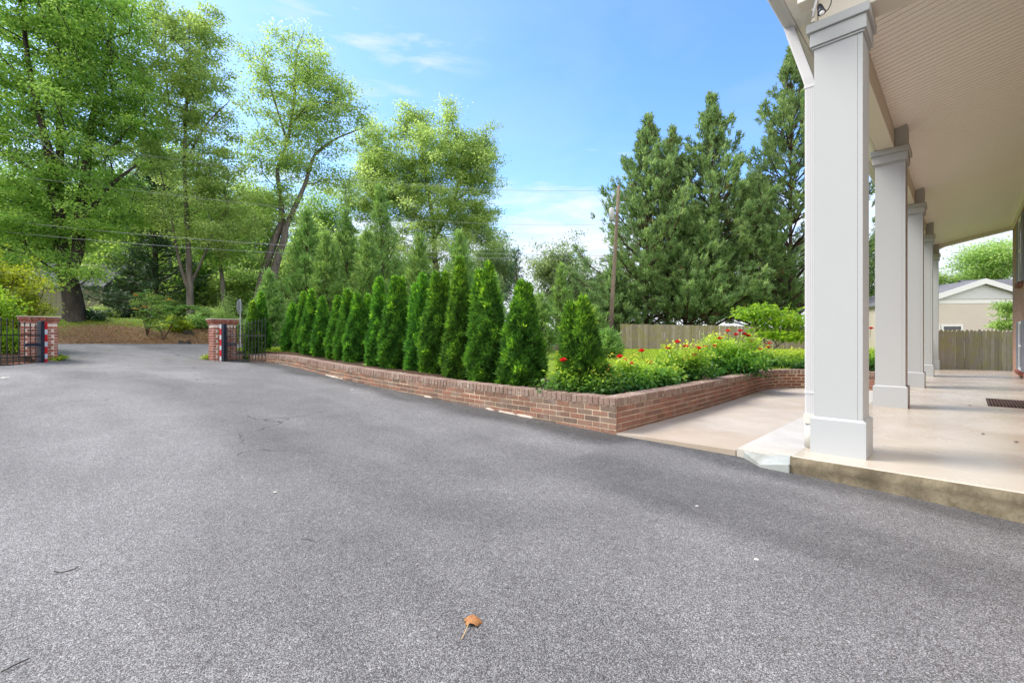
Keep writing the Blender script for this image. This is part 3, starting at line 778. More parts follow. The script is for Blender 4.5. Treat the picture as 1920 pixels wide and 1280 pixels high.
# ------------------------------------------------------------------ gate piers and gates
def pier(name, label, c, w, d, z0, z1, rot):
    root = thing(name, label, 'gate pier', (c[0], c[1], z0), 'brick piers at the drive gate', rot)
    g = np.random.default_rng(int(abs(c[0] * 100))); ch = .0675
    b = MB(); H = z1 - z0; n = int((H - .16) / ch)
    ex, ey, ez = np.eye(3)
    for k in range(-1, n):
        z = (k + .5) * ch
        for (ax, ay, L, D, ph) in ((ex, ey, w, d, 0), (ex, -ey, w, d, 0), (ey, ex, d, w, 1), (ey, -ex, d, w, 1)):
            m = 3; bw = L / m
            sh = .5 * ((k + ph) % 2)
            for i in range(-1, m + 1):
                x0 = max(-L / 2 - .004 * (1 - ph), (i + sh) * bw - L / 2 + .006); x1 = min(L / 2 + .004 * (1 - ph), (i + 1 + sh) * bw - L / 2 - .006)
                if ph == 0 and sh == 0: x0, x1 = (x0 - .010 if i == 0 else x0), (x1 + .010 if i == m - 1 else x1)
                if ph == 1: x0 = max(x0, -L / 2 + .068); x1 = min(x1, L / 2 - .068)
                if x1 - x0 < .03: continue
                b.obox(ax * (x0 + x1) / 2 + ay * (D / 2 - .028 + g.normal(0, .002)) + ez * z, ax, ay, ez, (x1 - x0) / 2, .032, ch / 2 - .0065, g.random(), .004)
    b.build('bricks', M['brick_red'], root)
    m_ = MB(); m_.box(-w / 2 + .004, w / 2 - .004, -d / 2 + .004, d / 2 - .004, -.15, H - .15); m_.build('mortar_core', M['mortar_pale'], root)
    cp = MB(); e = .045
    for k2, (zz, ee) in enumerate(((H - .155, .022), (H - .09, e))):
        for (ax, ay, L, D) in ((ex, ey, w, d), (ex, -ey, w, d), (ey, ex, d - .13, w), (ey, -ex, d - .13, w)):
            LL = L + 2 * ee if abs(ax[0]) > .5 else L + 2 * ee - .07
            mm = 4
            for i in range(mm):
                x = (i + .5) * LL / mm - LL / 2
                cp.obox(ax * x + ay * (D / 2 + ee - .055) + ez * (zz + .031), ax, ay, ez, LL / mm / 2 - .005, .056, .029, g.random(), .004)
    cp.box(-w / 2, w / 2, -d / 2, d / 2, H - .15, H - .03)
    cp.build('corbel', M['brick_red'], root)
    sl = MB(); sl.box(-w / 2 - .065, w / 2 + .065, -d / 2 - .065, d / 2 + .065, H - .024, H + .004); sl.build('cap_slab', M['pad'], root, bevel=.006)
    return root
rp_ = np.array([-7.85, 12.35]); lp_ = np.array([-11.25, 10.84])
pier('brick_gate_pier', 'red brick gate pier standing left of the right-hand gate leaf, street bank behind it', rp_, .52, .54, .46, 1.63, HR)
pier('brick_gate_pier', 'wider red brick gate pier with chipped cap, beside the gold leaved bush', lp_, .64, .6, .45, 1.62, HR)
M['black'] = plain('black_gate_paint', (.012, .013, .016), .4, .5, var=.3, sc=20, bump=.1)
M['navy'] = plain('dark_blue_gate_paint', (.016, .022, .04), .4, .5, var=.3, sc=12, bump=.1)
M['red'] = plain('red_reflector_tape', (.60, .012, .018), .35, .5, var=.12)
M['white_tape'] = plain('white_reflector_tape', (.62, .64, .68), .35, .5, var=.1)
def gate(label, hinge, end, z0, h0, h1, npk, post, tape_first_white, bot):
    hinge = np.array(hinge, float); end = np.array(end, float)
    d = end - hinge; L = np.linalg.norm(d); ang = math.atan2(d[1], d[0])
    root = thing('metal_gate', label, 'gate', (hinge[0], hinge[1], z0), 'open black drive gate leaves', ang)
    p = MB(); p.box(-.045, .045, -.045, .045, -.02, 1.0); p.build('gate_post', M['navy'], root, bevel=.004)
    # reflective bands on the post's face
    side = 1 if tape_first_white else -1
    z = .98; wht = tape_first_white
    while z > .02:
        hh = .115 if wht else .165
        tb = MB(); tb.box(-.052 - .065, -.0475, -.035, .035, max(.0, z - hh), z - .001)
        tb.build('reflector_band', M['white_tape'] if wht else M['red'], root); z -= hh; wht = not wht
    r = MB(); 
    for zz in (.20, .68):
        r.box(.0475, L + .012, -.012, .012, zz - .012, zz + .012)
    r.box(.0475, L + .012, -.014, .014, .035, .060)
    r.build('rail', M['black'], root)
    hg = MB(); hg.box(.0475, .40, .016, .05, .43, .50); hg.build('hinge_arm', M['navy'], root, bevel=.004)
    for i in range(npk):
        x = L * (i + 1) / npk - .004
        f = (i + 1) / npk
        top = h0 + (h1 - h0) * f ** 1.15
        k = MB(); k.tube([(x, 0, .062), (x, 0, .187)], .0095, 6); k.tube([(x, 0, .213), (x, 0, .667)], .0095, 6)
        k.tube([(x, 0, .693), (x, 0, top)], .0095, 6); k.tube([(x, 0, top), (x, 0, top + .03), (x, 0, top + .075)], [.011, .017, .002], 6)
        k.build('picket', M['black'], root)
    return root
gate('right-hand black picket gate leaf, swung open in front of the arborvitae', (-7.58, 11.98), (-6.22, 11.48), .50, .84, 1.05, 13, 0, True, .5)
gate('left-hand black picket gate leaf, swung open beside the gold leaved bush', (-10.765, 10.40), (-10.70, 8.35), .50, .86, 1.22, 17, 0, False, .5)
# ------------------------------------------------------------------ the house with its porch
def painted(name, col, var=.04, grain=False):
    t = NT(name); v = t.geo()
    n1 = t.noise(v, 1.3, 5, .6); n2 = t.noise(t.vscale(v, (1, 1, .12)), 45, 5, .7); n3 = t.noise(v, 30, 4, .75)
    c = t.mix(t.math('MULTIPLY', n1, .5), col, tuple(x * (1 - 3 * var) for x in col))
    c = t.mix(t.ramp(n3, [(.70, (0, 0, 0)), (.78, (.30, .30, .30))]), c, tuple(x * .62 for x in col))
    h = n2 if grain else n3
    t.bsdf(c, .5, .35, t.bump(h, .12, .004)); return t.m
M['col'] = painted('white_column_paint', (.44, .45, .44), .03, True)
M['plinth'] = painted('white_plinth_paint', (.44, .455, .455), .03)
M['cream'] = painted('cream_trim_paint', (.72, .67, .57), .03)
M['ceil'] = painted('beadboard_ceiling_paint', (.91, .88, .80), .015)
M['gutter'] = painted('white_gutter_metal', (.62, .61, .60), .03)
M['groove'] = plain('ceiling_groove', (.16, .14, .11), .9)
t = NT('house_brick'); uv = t.n('TexCoord').outputs['Object']
sp_ = t.n('SeparateXYZ'); t.l(uv, sp_.inputs[0]); mp = t.n('CombineXYZ'); t.l(t.math('ADD', sp_.outputs[1], sp_.outputs[0]), mp.inputs[0]); t.l(sp_.outputs[2], mp.inputs[1])
b = t.n('TexBrick'); t.l(mp.outputs[0], b.inputs['Vector'])
for kk, vv in (('Scale', 1.0), ('Brick Width', .213), ('Row Height', .0665), ('Mortar Size', .0055), ('Mortar Smooth', .2), ('Bias', 0.0)): b.inputs[kk].default_value = vv
b.inputs['Color1'].default_value = (.46, .22, .14, 1); b.inputs['Color2'].default_value = (.28, .15, .105, 1); b.inputs['Mortar'].default_value = (.60, .53, .45, 1)
n1 = t.noise(t.geo(), 3, 4); n2 = t.noise(t.geo(), 60, 4, .7)
c = t.mix(t.ramp(n1, [(.4, (0, 0, 0)), (.7, (.4, .4, .4))]), b.outputs['Color'], (.42, .30, .22))
t.bsdf(c, .9, .15, t.bump(t.math('ADD', t.math('MULTIPLY', b.outputs['Fac'], -1.0), t.math('MULTIPLY', n2, .3)), .8, .008)); M['house_brick'] = t.m
M['shutter'] = plain('grey_shutter_paint', (.25, .27, .31), .5, .4)
M['wframe'] = painted('white_window_paint', (.76, .76, .76), .02)
def glassy(name, col=(.03, .035, .04)):
    t = NT(name); t.bsdf(col, .08, .6); return t.m
M['glass'] = glassy('dark_window_glass')
def shingle(name, c0, c1):
    t = NT(name); v = t.n('TexCoord').outputs['Object']; g_ = t.geo()
    n1 = t.noise(t.vscale(g_, (4, 4, 9)), 1.6, 3, .6); n2 = t.noise(g_, 60, 4, .7)
    t.bsdf(t.mix(t.math('MULTIPLY', n2, .6), t.ramp(n1, [(.35, c0), (.65, c1)]), tuple(x * .5 for x in c0)), .95, .1, t.bump(n1, .4, .02)); return t.m
M['roof'] = shingle('grey_shingles', (.16, .16, .175), (.25, .25, .265))
HN = 'house'
house = thing(HN, 'white columned porch and brick front of the house, filling the right side', 'house', (0, 0, 0), None, HR)
ZC = 3.87                         # top of the capitals
def zceil(n): return 4.185 + .20 * (n + .57)
NW = 1.05
w = MB(); w.box(NW, 9.0, 4.9, 20.75, -.25, 5.3); w.build('brick_wall', M['house_brick'], house)
# ceiling of tongue and groove boards, with real gaps
cl = MB(); bw = .095; a = 4.98
while a < 20.45:
    n0, n1 = -.72, NW - .002
    vs = []
    for aa in (a, a + bw - .010):
        for nn_ in (n0, n1):
            for dz in (0, .018): vs.append((nn_, aa, zceil(nn_) + dz))
    cl.add(vs, [(0, 2, 6, 4), (1, 5, 7, 3), (0, 4, 5, 1), (2, 3, 7, 6), (0, 1, 3, 2), (4, 6, 7, 5)], .5); a += bw
o = cl.build('porch_ceiling', M['ceil'], house)
bm = bmesh.new(); bm.from_mesh(o.data); bmesh.ops.recalc_face_normals(bm, faces=bm.faces); bm.to_mesh(o.data); bm.free()
bk_ = MB(); bk_.add([(-.74, 4.9, zceil(-.74) + .021), (NW, 4.9, zceil(NW) + .021), (NW, 20.6, zceil(NW) + .021), (-.74, 20.6, zceil(-.74) + .021),
                     (-.74, 4.9, zceil(-.74) + .06), (NW, 4.9, zceil(NW) + .06), (NW, 20.6, zceil(NW) + .06), (-.74, 20.6, zceil(-.74) + .06)],
                    [(0, 3, 2, 1), (4, 5, 6, 7), (0, 1, 5, 4), (1, 2, 6, 5), (2, 3, 7, 6), (3, 0, 4, 7)])
bk_.build('ceiling_backing', M['groove'], house)
tr = MB(); tr.box(NW - .045, NW - .001, 5.2, 20.4, zceil(NW) - .10, zceil(NW) - .012); tr.build('wall_trim', M['cream'], house)
# beams
bm1 = MB(); bm1.box(-.925, -.722, 5.065, 20.60, ZC + .003, 4.35); bm1.build('porch_beam', M['cream'], house, bevel=.005)
lap = MB()
for i in range(3):
    z = ZC + .012 + i * .10
    lap.add([(-.958, 4.70, z), (-.930, 4.70, z), (-.930, 20.9, z), (-.958, 20.9, z), (-.938, 4.70, z + .098), (-.930, 4.70, z + .098), (-.930, 20.9, z + .098), (-.938, 20.9, z + .098)],
            [(0, 3, 2, 1), (4, 5, 6, 7), (0, 1, 5, 4), (1, 2, 6, 5), (2, 3, 7, 6), (3, 0, 4, 7)])
lap.build('lap_siding', M['cream'], house)
eb = MB(); eb.box(-.925, NW - .003, 4.80, 5.06, ZC + .03, 5.2); eb.build('end_beam', M['cream'], house, bevel=.005)
# far end beam, arched underside
vs = []; N_ = 24
for i in range(N_ + 1):
    n = -.60 + (NW - .01 + .60) * i / N_; f = i / N_
    zb = 4.03 + .20 * math.sin(min(1, f * 2.2) * math.pi / 2) + .17 * f
    for aa in (20.35, 20.60): vs += [(n, aa, min(zb, zceil(n) - .10)), (n, aa, zceil(n) + .015)]
fs = []
for i in range(N_):
    k = 4 * i
    fs += [(k, k + 4, k + 5, k + 1), (k + 2, k + 3, k + 7, k + 6), (k, k + 2, k + 6, k + 4), (k + 1, k + 5, k + 7, k + 3)]
fs += [(0, 1, 3, 2), (4 * N_, 4 * N_ + 2, 4 * N_ + 3, 4 * N_ + 1)]
fb = MB(); fb.add(vs, fs, .5); fb.build('end_beam', M['cream'], house)
# soffit, fascia, gutter, roof
sf = MB(); sf.box(-1.115, -.962, 4.42, 21.0, 4.045, 4.065); sf.build('soffit', M['ceil'], house)
fa = MB(); fa.box(-1.14, -1.117, 4.40, 21.0, 4.03, 4.24); fa.build('fascia', M['gutter'], house)
gt = MB()
pr = [(-1.142, 4.20), (-1.142, 4.055), (-1.215, 4.055), (-1.235, 4.09), (-1.255, 4.13), (-1.27, 4.20), (-1.262, 4.20), (-1.246, 4.13), (-1.226, 4.092), (-1.211, 4.063), (-1.15, 4.063), (-1.15, 4.20)]
k = len(pr); vs = [(n, 4.38, z) for n, z in pr] + [(n, 21.0, z) for n, z in pr]
gt.add(vs, [(i, (i + 1) % k, k + (i + 1) % k, k + i) for i in range(k)] + [tuple(range(6)), tuple(range(k, k + 6))[::-1]]); gt.build('gutter', M['gutter'], house)
rf = MB()
rf.add([(-1.20, 4.36, 4.215), (-1.20, 21.1, 4.215), (NW + 4, 21.1, 6.9), (NW + 4, 4.36, 6.9), (-1.20, 4.36, 4.245), (-1.20, 21.1, 4.245), (NW + 4, 21.1, 6.95), (NW + 4, 4.36, 6.95)],
       [(0, 1, 2, 3), (4, 7, 6, 5), (0, 4, 5, 1), (1, 5, 6, 2), (2, 6, 7, 3), (3, 7, 4, 0)])
rf.add([(NW + 4.01, 4.36, 6.9), (NW + 4.01, 21.1, 6.9), (10.2, 21.1, 4.3), (10.2, 4.36, 4.3), (NW + 4.01, 4.36, 6.95), (NW + 4.01, 21.1, 6.95), (10.2, 21.1, 4.35), (10.2, 4.36, 4.35)],
       [(0, 1, 2, 3), (4, 7, 6, 5), (0, 4, 5, 1), (1, 5, 6, 2), (2, 6, 7, 3), (3, 7, 4, 0)])
o = rf.build('roof', M['roof'], house); bm = bmesh.new(); bm.from_mesh(o.data); bmesh.ops.recalc_face_normals(bm, faces=bm.faces); bm.to_mesh(o.data); bm.free()
# columns
def mk_col():
    c = MB(); c.box(-.165, .165, -.165, .165, .296, 3.585)
    for (u0, u1) in ((-.172, .1365), (.138, .172)):      # face boards with open joints
        c.box(u0, u1, -.172, -.1655, .319, 3.553); c.box(u0, u1, .1655, .172, .319, 3.553)
    c.box(-.172, -.1655, -.165, .165, .319, 3.553); c.box(.1655, .172, -.165, .165, .319, 3.553)
    sh = c.build('column', M['col'], house, bevel=.0015)
    p = MB(); p.box(-.197, .197, -.197, .197, 0, .30); p.add([(-.197, -.197, .30), (.197, -.197, .30), (.197, .197, .30), (-.197, .197, .30), (-.174, -.174, .318), (.174, -.174, .318), (.174, .174, .318), (-.174, .174, .318)],
        [(0, 1, 5, 4), (1, 2, 6, 5), (2, 3, 7, 6), (3, 0, 4, 7), (4, 5, 6, 7)])
    p.build('plinth', M['plinth'], sh)
    k = MB(); k.box(-.186, .186, -.186, .186, 3.555, 3.572); k.box(-.200, .200, -.200, .200, 3.574, 3.692); k.box(-.222, .222, -.222, .222, 3.694, 3.77)
    k.build('capital', M['col'], sh, bevel=.004)
    s = MB(); s.box(.052, .190, -.165, .165, 3.772, 4.16); s.build('stub_post', M['col'], sh, bevel=.004)
    return sh
NC = -.772
c0 = mk_col()
kids = list(c0.children)
for i in range(5):
    c = c0
    if i:
        c = c0.copy(); COL.objects.link(c); c.parent = house
        for ch in kids:
            d = ch.copy(); COL.objects.link(d); d.parent = c
    c.location = (NC, 4.918 + 3.87 * i, .10)
bpy.data.objects.remove([k for k in kids if k.name.startswith('stub_post')][0])     # the end beam sits on the nearest column instead
# downspout of the first column: outlet elbow, pipe, adaptor
def rect_pipe(pts, hx, hy, mbx, ribs=True):
    vs = []; fs = []
    for i, p in enumerate(pts):
        p = np.array(p, float); vs += [p + np.array(d) for d in ((-hx, -hy, 0), (hx, -hy, 0), (hx, hy, 0), (-hx, hy, 0))]
    for i in range(len(pts) - 1):
        for k in range(4): fs.append((4 * i + k, 4 * i + (k + 1) % 4, 4 * i + 4 + (k + 1) % 4, 4 * i + 4 + k))
    fs += [(3, 2, 1, 0), tuple(4 * (len(pts) - 1) + k for k in range(4))]
    mbx.add(vs, fs, .5)
ds = MB(); an_, aa_ = -1.003, 4.93
rect_pipe([(an_, aa_, .33), (an_, aa_, 3.42), (an_ - .02, aa_, 3.50), (-1.165, aa_ + .03, 3.99), (-1.185, aa_ + .03, 4.06)], .040, .052, ds)
for k in (-.034, -.017, 0, .017, .034):           # pressed ribs
    rect_pipe([(an_ - .0402, aa_ + k, .36), (an_ - .0402, aa_ + k, 3.42), (an_ - .0602, aa_ + k, 3.50), (-1.205, aa_ + .03 + k, 3.99)], .003, .0045, ds)
    rect_pipe([(an_ + k * .8, aa_ - .0525, .36), (an_ + k * .8, aa_ - .0525, 3.42), (an_ - .02 + k * .8, aa_ - .0525, 3.50), (-1.165 + k * .8, aa_ - .023, 3.99)], .0035, .002, ds)
dso = ds.build('downspout', M['gutter'], house)
for zz in (3.40, .60):
    b_ = MB(); b_.box(an_ - .046, an_ + .046, aa_ - .058, aa_ + .058, zz, zz + .022); b_.build('strap', M['gutter'], dso)
M['oldpvc'] = plain('stained_white_plastic', (.66, .64, .57), .45, .4, var=.12, sc=4)
ad = MB(); rect_pipe([(an_, aa_, .41), (an_, aa_, .40), (an_ - .0, aa_, .325)], .05, .062, ad); ad.build('adaptor', M['oldpvc'], dso)
pp = MB(); pp.tube([(an_, aa_, .105), (an_, aa_, .345)], .054, 20); pp.build('drain_pipe', M['oldpvc'], dso, True)
# windows on the brick front
def hwin(a0, a1, z0, z1, sh):
    f = MB(); x0 = NW - .03; e = .06
    f.box(x0, NW - .001, a0, a0 + e, z0, z1); f.box(x0, NW - .001, a1 - e, a1, z0, z1); f.box(x0, NW - .001, a0 + e, a1 - e, z1 - e, z1); f.box(x0, NW - .001, a0 + e, a1 - e, z0, z0 + e)
    f.box(x0 + .005, NW - .001, a0 + e, a1 - e, (z0 + z1) / 2 - .025, (z0 + z1) / 2 + .025)
    fo = f.build('window', M['wframe'], house)
    gl = MB(); gl.box(NW - .012, NW - .002, a0 + e, a1 - e, z0 + e, z1 - e); gl.build('pane', M['glass'], fo)
    s = MB()
    for (b0, b1) in ((a0 - .47, a0 - .02), (a1 + .02, a1 + .47)):
        s2 = MB(); s2.box(x0 - .012, NW - .002, b0, b0 + .05, z0, z1); s2.box(x0 - .012, NW - .002, b1 - .05, b1, z0, z1)
        zz = z0
        while zz < z1 - .01:
            s2.box(x0 - .006, NW - .002, b0 + .05, b1 - .05, zz, zz + .03); zz += .052
        s2.box(NW - .012, NW - .0025, b0 + .05, b1 - .05, z0, z1)
        s2.build('shutter', M['shutter'], fo)
    sl = MB(); sl.box(NW - .09, NW - .001, a0 - .05, a1 + .05, z0 - .10, z0 - .003); sl.build('sill', M['brick_red'], fo)
hwin(17.2, 18.2, 2.55, 4.25, 1); hwin(17.2, 18.2, .28, 1.55, 1); 
# flood light under the eave
fl = thing('flood_light', 'white eave flood light with a black lamp holder above the nearest column', 'flood light', P(1527, 12, 3.62))
L0 = np.array(fl.location)
def rel(px, py, Zz): return P(px, py, Zz) - L0
x_ = np.array([AY, -AX, 0]); y_ = np.array([AX, AY, 0]); z_ = np.array([0, 0, 1.0])
b_ = MB(); b_.obox(rel(1514, -6, 3.72), x_, y_, z_, .055, .075, .075, .5, .006); b_.build('junction_box', M['cream'], fl)
b_ = MB(); b_.tube([rel(1524.5, 33, 3.66), rel(1530, 2, 3.66), rel(1535, -40, 3.66)], .010, 10); b_.build('conduit', M['gutter'], fl, True)
M['lampblack'] = plain('black_lamp_plastic', (.012, .013, .022), .35, .5)
b_ = MB(); pA = rel(1537, 13, 3.66); pB = rel(1540, 22, 3.63)
b_.tube([pA - (pB - pA) * .4, pA, pB, pB + (pB - pA) * .25], [.010, .020, .026, .029], 14); b_.build('lamp_holder', M['lampblack'], fl, True)
M['lens'] = glassy('white_lamp_lens', (.7, .7, .68))
b_ = MB(); b_.tube([pB + (pB - pA) * .2, pB + (pB - pA) * .5, pB + (pB - pA) * .62], [.022, .016, .004], 14); b_.build('lens', M['lens'], fl, True)
b_ = MB(); b_.tube([rel(1547, 23, 3.64), rel(1553, 18, 3.66), rel(1558, 8, 3.68), rel(1559, -2, 3.70), rel(1556, -14, 3.72)], .004, 8); b_.build('cable', M['lampblack'], fl, True)
# door mat
t = NT('door_mat'); v = t.n('TexCoord').outputs['Object']
wv = t.n('TexWave'); t.l(v, wv.inputs['Vector']); wv.inputs['Scale'].default_value = 9; wv.inputs['Distortion'].default_value = 1.5; wv.inputs['Detail'].default_value = 3
c = t.ramp(wv.outputs['Fac'], [(.3, (.045, .033, .03)), (.7, (.12, .085, .075))]); t.bsdf(c, .95, .1, t.bump(wv.outputs['Fac'], .8, .006)); M['mat'] = t.m
mt = MB(); mt.box(-.35, .35, -.55, .55, 0, .014); 
for k in range(21): mt.box(-.34, .34, -.525 + k * .05, -.503 + k * .05, .015, .019)
o = mt.build('door_mat', M['mat'], None, bevel=.003); tag(o, 'dark brown ribbed door mat lying on the porch floor', 'door mat')
pm = an(10.37, .60); o.location = (pm[0], pm[1], .102); o.rotation_euler = (0, 0, HR)
# ------------------------------------------------------------------ fences
def wood(name, c0, c1, moss):
    t = NT(name); v = t.geo(); r = t.attr('rnd')
    n1 = t.noise(t.vscale(v, (1, 1, .08)), 40, 5, .7); n2 = t.noise(v, 2.2, 4); 
    c = t.ramp(n1, [(.3, c0), (.7, c1)])
    c = t.mix(t.math('MULTIPLY', r, .55), c, tuple(x * .5 for x in c0))
    c = t.mix(t.ramp(n2, [(.45, (0, 0, 0)), (.62, (.65, .65, .65))]), c, moss)
    t.bsdf(c, .95, .1, t.bump(n1, .5, .006)); return t.m
M['fence'] = wood('grey_fence_wood', (.22, .185, .14), (.42, .36, .28), (.24, .22, .08))
M['fence_pale'] = wood('mossy_picket_wood', (.38, .34, .27), (.60, .55, .45), (.40, .38, .17))
def fence(name, label, pts, h, bwid, mat, dog, posts_every, gap=.006):
    p0 = np.array(pts[0]); root = thing(name, label, 'fence', (p0[0], p0[1], p0[2]))
    g = np.random.default_rng(len(label)); L0 = np.array(root.location)
    for i in range(len(pts) - 1):
        A = np.array(pts[i]) - L0; B = np.array(pts[i + 1]) - L0; L = np.linalg.norm((B - A)[:2]); d = unit((B - A) * np.array([1, 1, 0])); nr = np.array([d[1], -d[0], 0])
        nsec = max(1, round(L / posts_every)); n = int(L / bwid)
        for sct in range(nsec):
            mbx = MB()
            for k in range(int(n * sct / nsec), int(n * (sct + 1) / nsec)):
                f = (k + .5) / n; c = A + (B - A) * f; hh = h + g.normal(0, .012); hw = bwid / 2 - gap / 2; th = .009
                o = nr * g.normal(0, .004); up = np.array([g.normal(0, .004) * d[0], g.normal(0, .004) * d[1], 1.0])
                def q(x, z, s): return c + o + d * x + up * z + nr * th * s
                pr = [(-hw, -.05), (hw, -.05), (hw, hh - (.045 if dog else 0)), (hw * .45, hh), (-hw * .45, hh), (-hw, hh - (.045 if dog else 0))]
                m = len(pr)
                mbx.add([q(x, z, 1) for x, z in pr] + [q(x, z, -1) for x, z in pr], [tuple(range(m)), tuple(range(m, 2 * m))[::-1]] + [(j, m + j, m + (j + 1) % m, (j + 1) % m) for j in range(m)], g.random())
            mbx.build('board_panel', mat, root)
        for s in range(nsec + 1):
            c = A + (B - A) * s / nsec - nr * .09
            b = MB(); b.obox(c + np.array([0, 0, h / 2 - .05]), d, nr, np.array([0, 0, 1.0]), .045, .045, h / 2 + .05, .5); b.build('fence_post', mat, root)
        r = MB()
        for zz in (.25, h - .3):
            r.obox((A + B) / 2 - nr * .028 + np.array([0, 0, zz]), unit(B - A), nr, np.array([0, 0, 1.0]), np.linalg.norm(B - A) / 2, .017, .04, .5)
        r.build('rail', mat, root)
f0 = P(1165, 655, 32.3); f1 = P(1432, 655, 33.2); f2 = P(1720, 655, 34.2)
f0[2] = .33; f1[2] = .19; f2[2] = .15
f3 = P(1169, 655, 46); f3[2] = .3
fence('board_fence', 'long weathered grey board fence behind the lawn and the tall dark conifers', [f0, f1], 1.82, .15, M['fence'], False, 2.6)
g0 = P(1700, 690, 14.9); g1 = P(1990, 690, 16.4); g0[2] = -.1; g1[2] = -.1
fence('picket_fence', 'mossy dog-eared wooden fence closing off the far end of the porch', [g0, g1], 1.50, .186, M['fence_pale'], True, 2.4, .012)
# rest of the board fence behind the columns
fence('board_fence', 'grey board fence glimpsed in the gap between the two nearest porch columns', [f1 + np.array([.05, .02, 0]), f2], 1.75, .15, M['fence'], False, 2.6)

# ------------------------------------------------------------------ neighbours
def siding(name, c, horiz=True, pitch=.11):
    t = NT(name); v = t.geo()
    sep = t.n('SeparateXYZ'); t.l(t.n('TexCoord').outputs['Object'], sep.inputs[0])
    f = t.math('FRACT', t.math('MULTIPLY', sep.outputs[2] if horiz else sep.outputs[0], 1 / pitch))
    ln = t.math('LESS_THAN', f, .13)
    cc = t.mix(t.math('MULTIPLY', ln, .45), t.mix(t.math('MULTIPLY', t.noise(v, 3, 4), .25), c, tuple(x * .7 for x in c)), tuple(x * .45 for x in c))
    t.bsdf(cc, .6, .3, t.bump(f, .8, .02)); return t.m
M['vinyl'] = siding('beige_lap_siding', (.73, .645, .58))
M['white_side'] = siding('white_lap_siding', (.70, .71, .74))
M['olive'] = siding('olive_board_siding', (.20, .20, .12), False, .3)
M['grey_side'] = siding('pale_grey_siding', (.52, .54, .58))
M['roof_pale'] = shingle('pale_shingles', (.36, .36, .39), (.48, .48, .51))
def gabled(name, label, c, rot, w, d, hw, hr, wallm, roofm, over=.3, wins=(), gable_trim=False, base=None):
    """ridge along local x; w = length along the ridge, d = depth"""
    root = thing(name, label, 'house' if 'house' in name else 'shed', c, None, rot)
    m = MB(); m.add([(-w / 2, -d / 2, -.3), (w / 2, -d / 2, -.3), (w / 2, d / 2, -.3), (-w / 2, d / 2, -.3), (-w / 2, -d / 2, hw), (w / 2, -d / 2, hw), (w / 2, d / 2, hw), (-w / 2, d / 2, hw), (-w / 2, 0, hw + hr), (w / 2, 0, hw + hr)],
                    [(0, 1, 5, 4), (2, 3, 7, 6), (1, 2, 6, 9, 5), (3, 0, 4, 8, 7), (0, 3, 2, 1)], .5)
    m.build('wall', wallm, root)
    r = MB(); sl = hr / (d / 2); e = over; dz = .02; T = .12
    for s in (-1, 1):
        y0 = s * (d / 2 + e); z0 = hw - e * sl + dz; x0 = -w / 2 - e; x1 = w / 2 + e; zr = hw + hr + dz
        vs = [(x0, y0, z0), (x1, y0, z0), (x1, s * .001, zr), (x0, s * .001, zr)]
        vs += [(a, b, c_ + T) for a, b, c_ in vs]
        r.add(vs, [(0, 1, 2, 3), (4, 7, 6, 5), (0, 4, 5, 1), (1, 5, 6, 2), (2, 6, 7, 3), (3, 7, 4, 0)], .5)
    r.build('roof', roofm, root)
    if gable_trim:
        for xs_ in (-1, 1):
            gt_ = MB()
            xx = xs_ * (w / 2 + e + .03)
            for s in (-1, 1):
                vs = []
                for dx_ in (-.02, .02):
                    vs += [(xx + dx_, s * (d / 2 + e), hw - e * sl - .16), (xx + dx_, 0, hw + hr - .16), (xx + dx_, 0, hw + hr + .15), (xx + dx_, s * (d / 2 + e), hw - e * sl + .15)]
                gt_.add(vs, [(0, 1, 2, 3), (7, 6, 5, 4), (0, 4, 5, 1), (1, 5, 6, 2), (2, 6, 7, 3), (3, 7, 4, 0)], .5)
            gt_.build('barge_board', M['wframe'], root)
    if base:
        b = MB(); b.box(-w / 2 - .02, w / 2 + .02, -d / 2 - .02, d / 2 + .02, -.3, base); b.build('brick_base', M['brick_red'], root)
    for (face, u, z0, ww, hh, shut) in wins:      # face 'f' = -y side, 'e' = -x end
        def fr(mbx, a0, a1, b0, b1, o0, o1):
            if face == 'f': mbx.box(a0, a1, -d / 2 - o1, -d / 2 - o0, b0, b1)
            else: mbx.box(-w / 2 - o1, -w / 2 - o0, a0, a1, b0, b1)
        f = MB(); e_ = .11
        fr(f, u - ww / 2 - e_, u - ww / 2, z0 - e_, z0 + hh + e_, .0, .05); fr(f, u + ww / 2, u + ww / 2 + e_, z0 - e_, z0 + hh + e_, 0, .05)
        fr(f, u - ww / 2, u + ww / 2, z0 + hh, z0 + hh + e_, 0, .05); fr(f, u - ww / 2, u + ww / 2, z0 - e_, z0, 0, .05)
        if hh > .9: fr(f, u - ww / 2, u + ww / 2, z0 + hh / 2 - .02, z0 + hh / 2 + .02, .012, .04)
        fo = f.build('window', M['wframe'], root)
        p = MB(); fr(p, u - ww / 2, u + ww / 2, z0, z0 + hh, .002, .010); p.build('pane', M['glass'], fo)
        if shut:
            for sx in (-1, 1):
                s_ = MB(); xx = u + sx * (ww / 2 + e_ + .2); fr(s_, xx - .17, xx + .17, z0 - .05, z0 + hh + .05, .004, .03); s_.build('shutter', M['shutter'], fo)
    return root
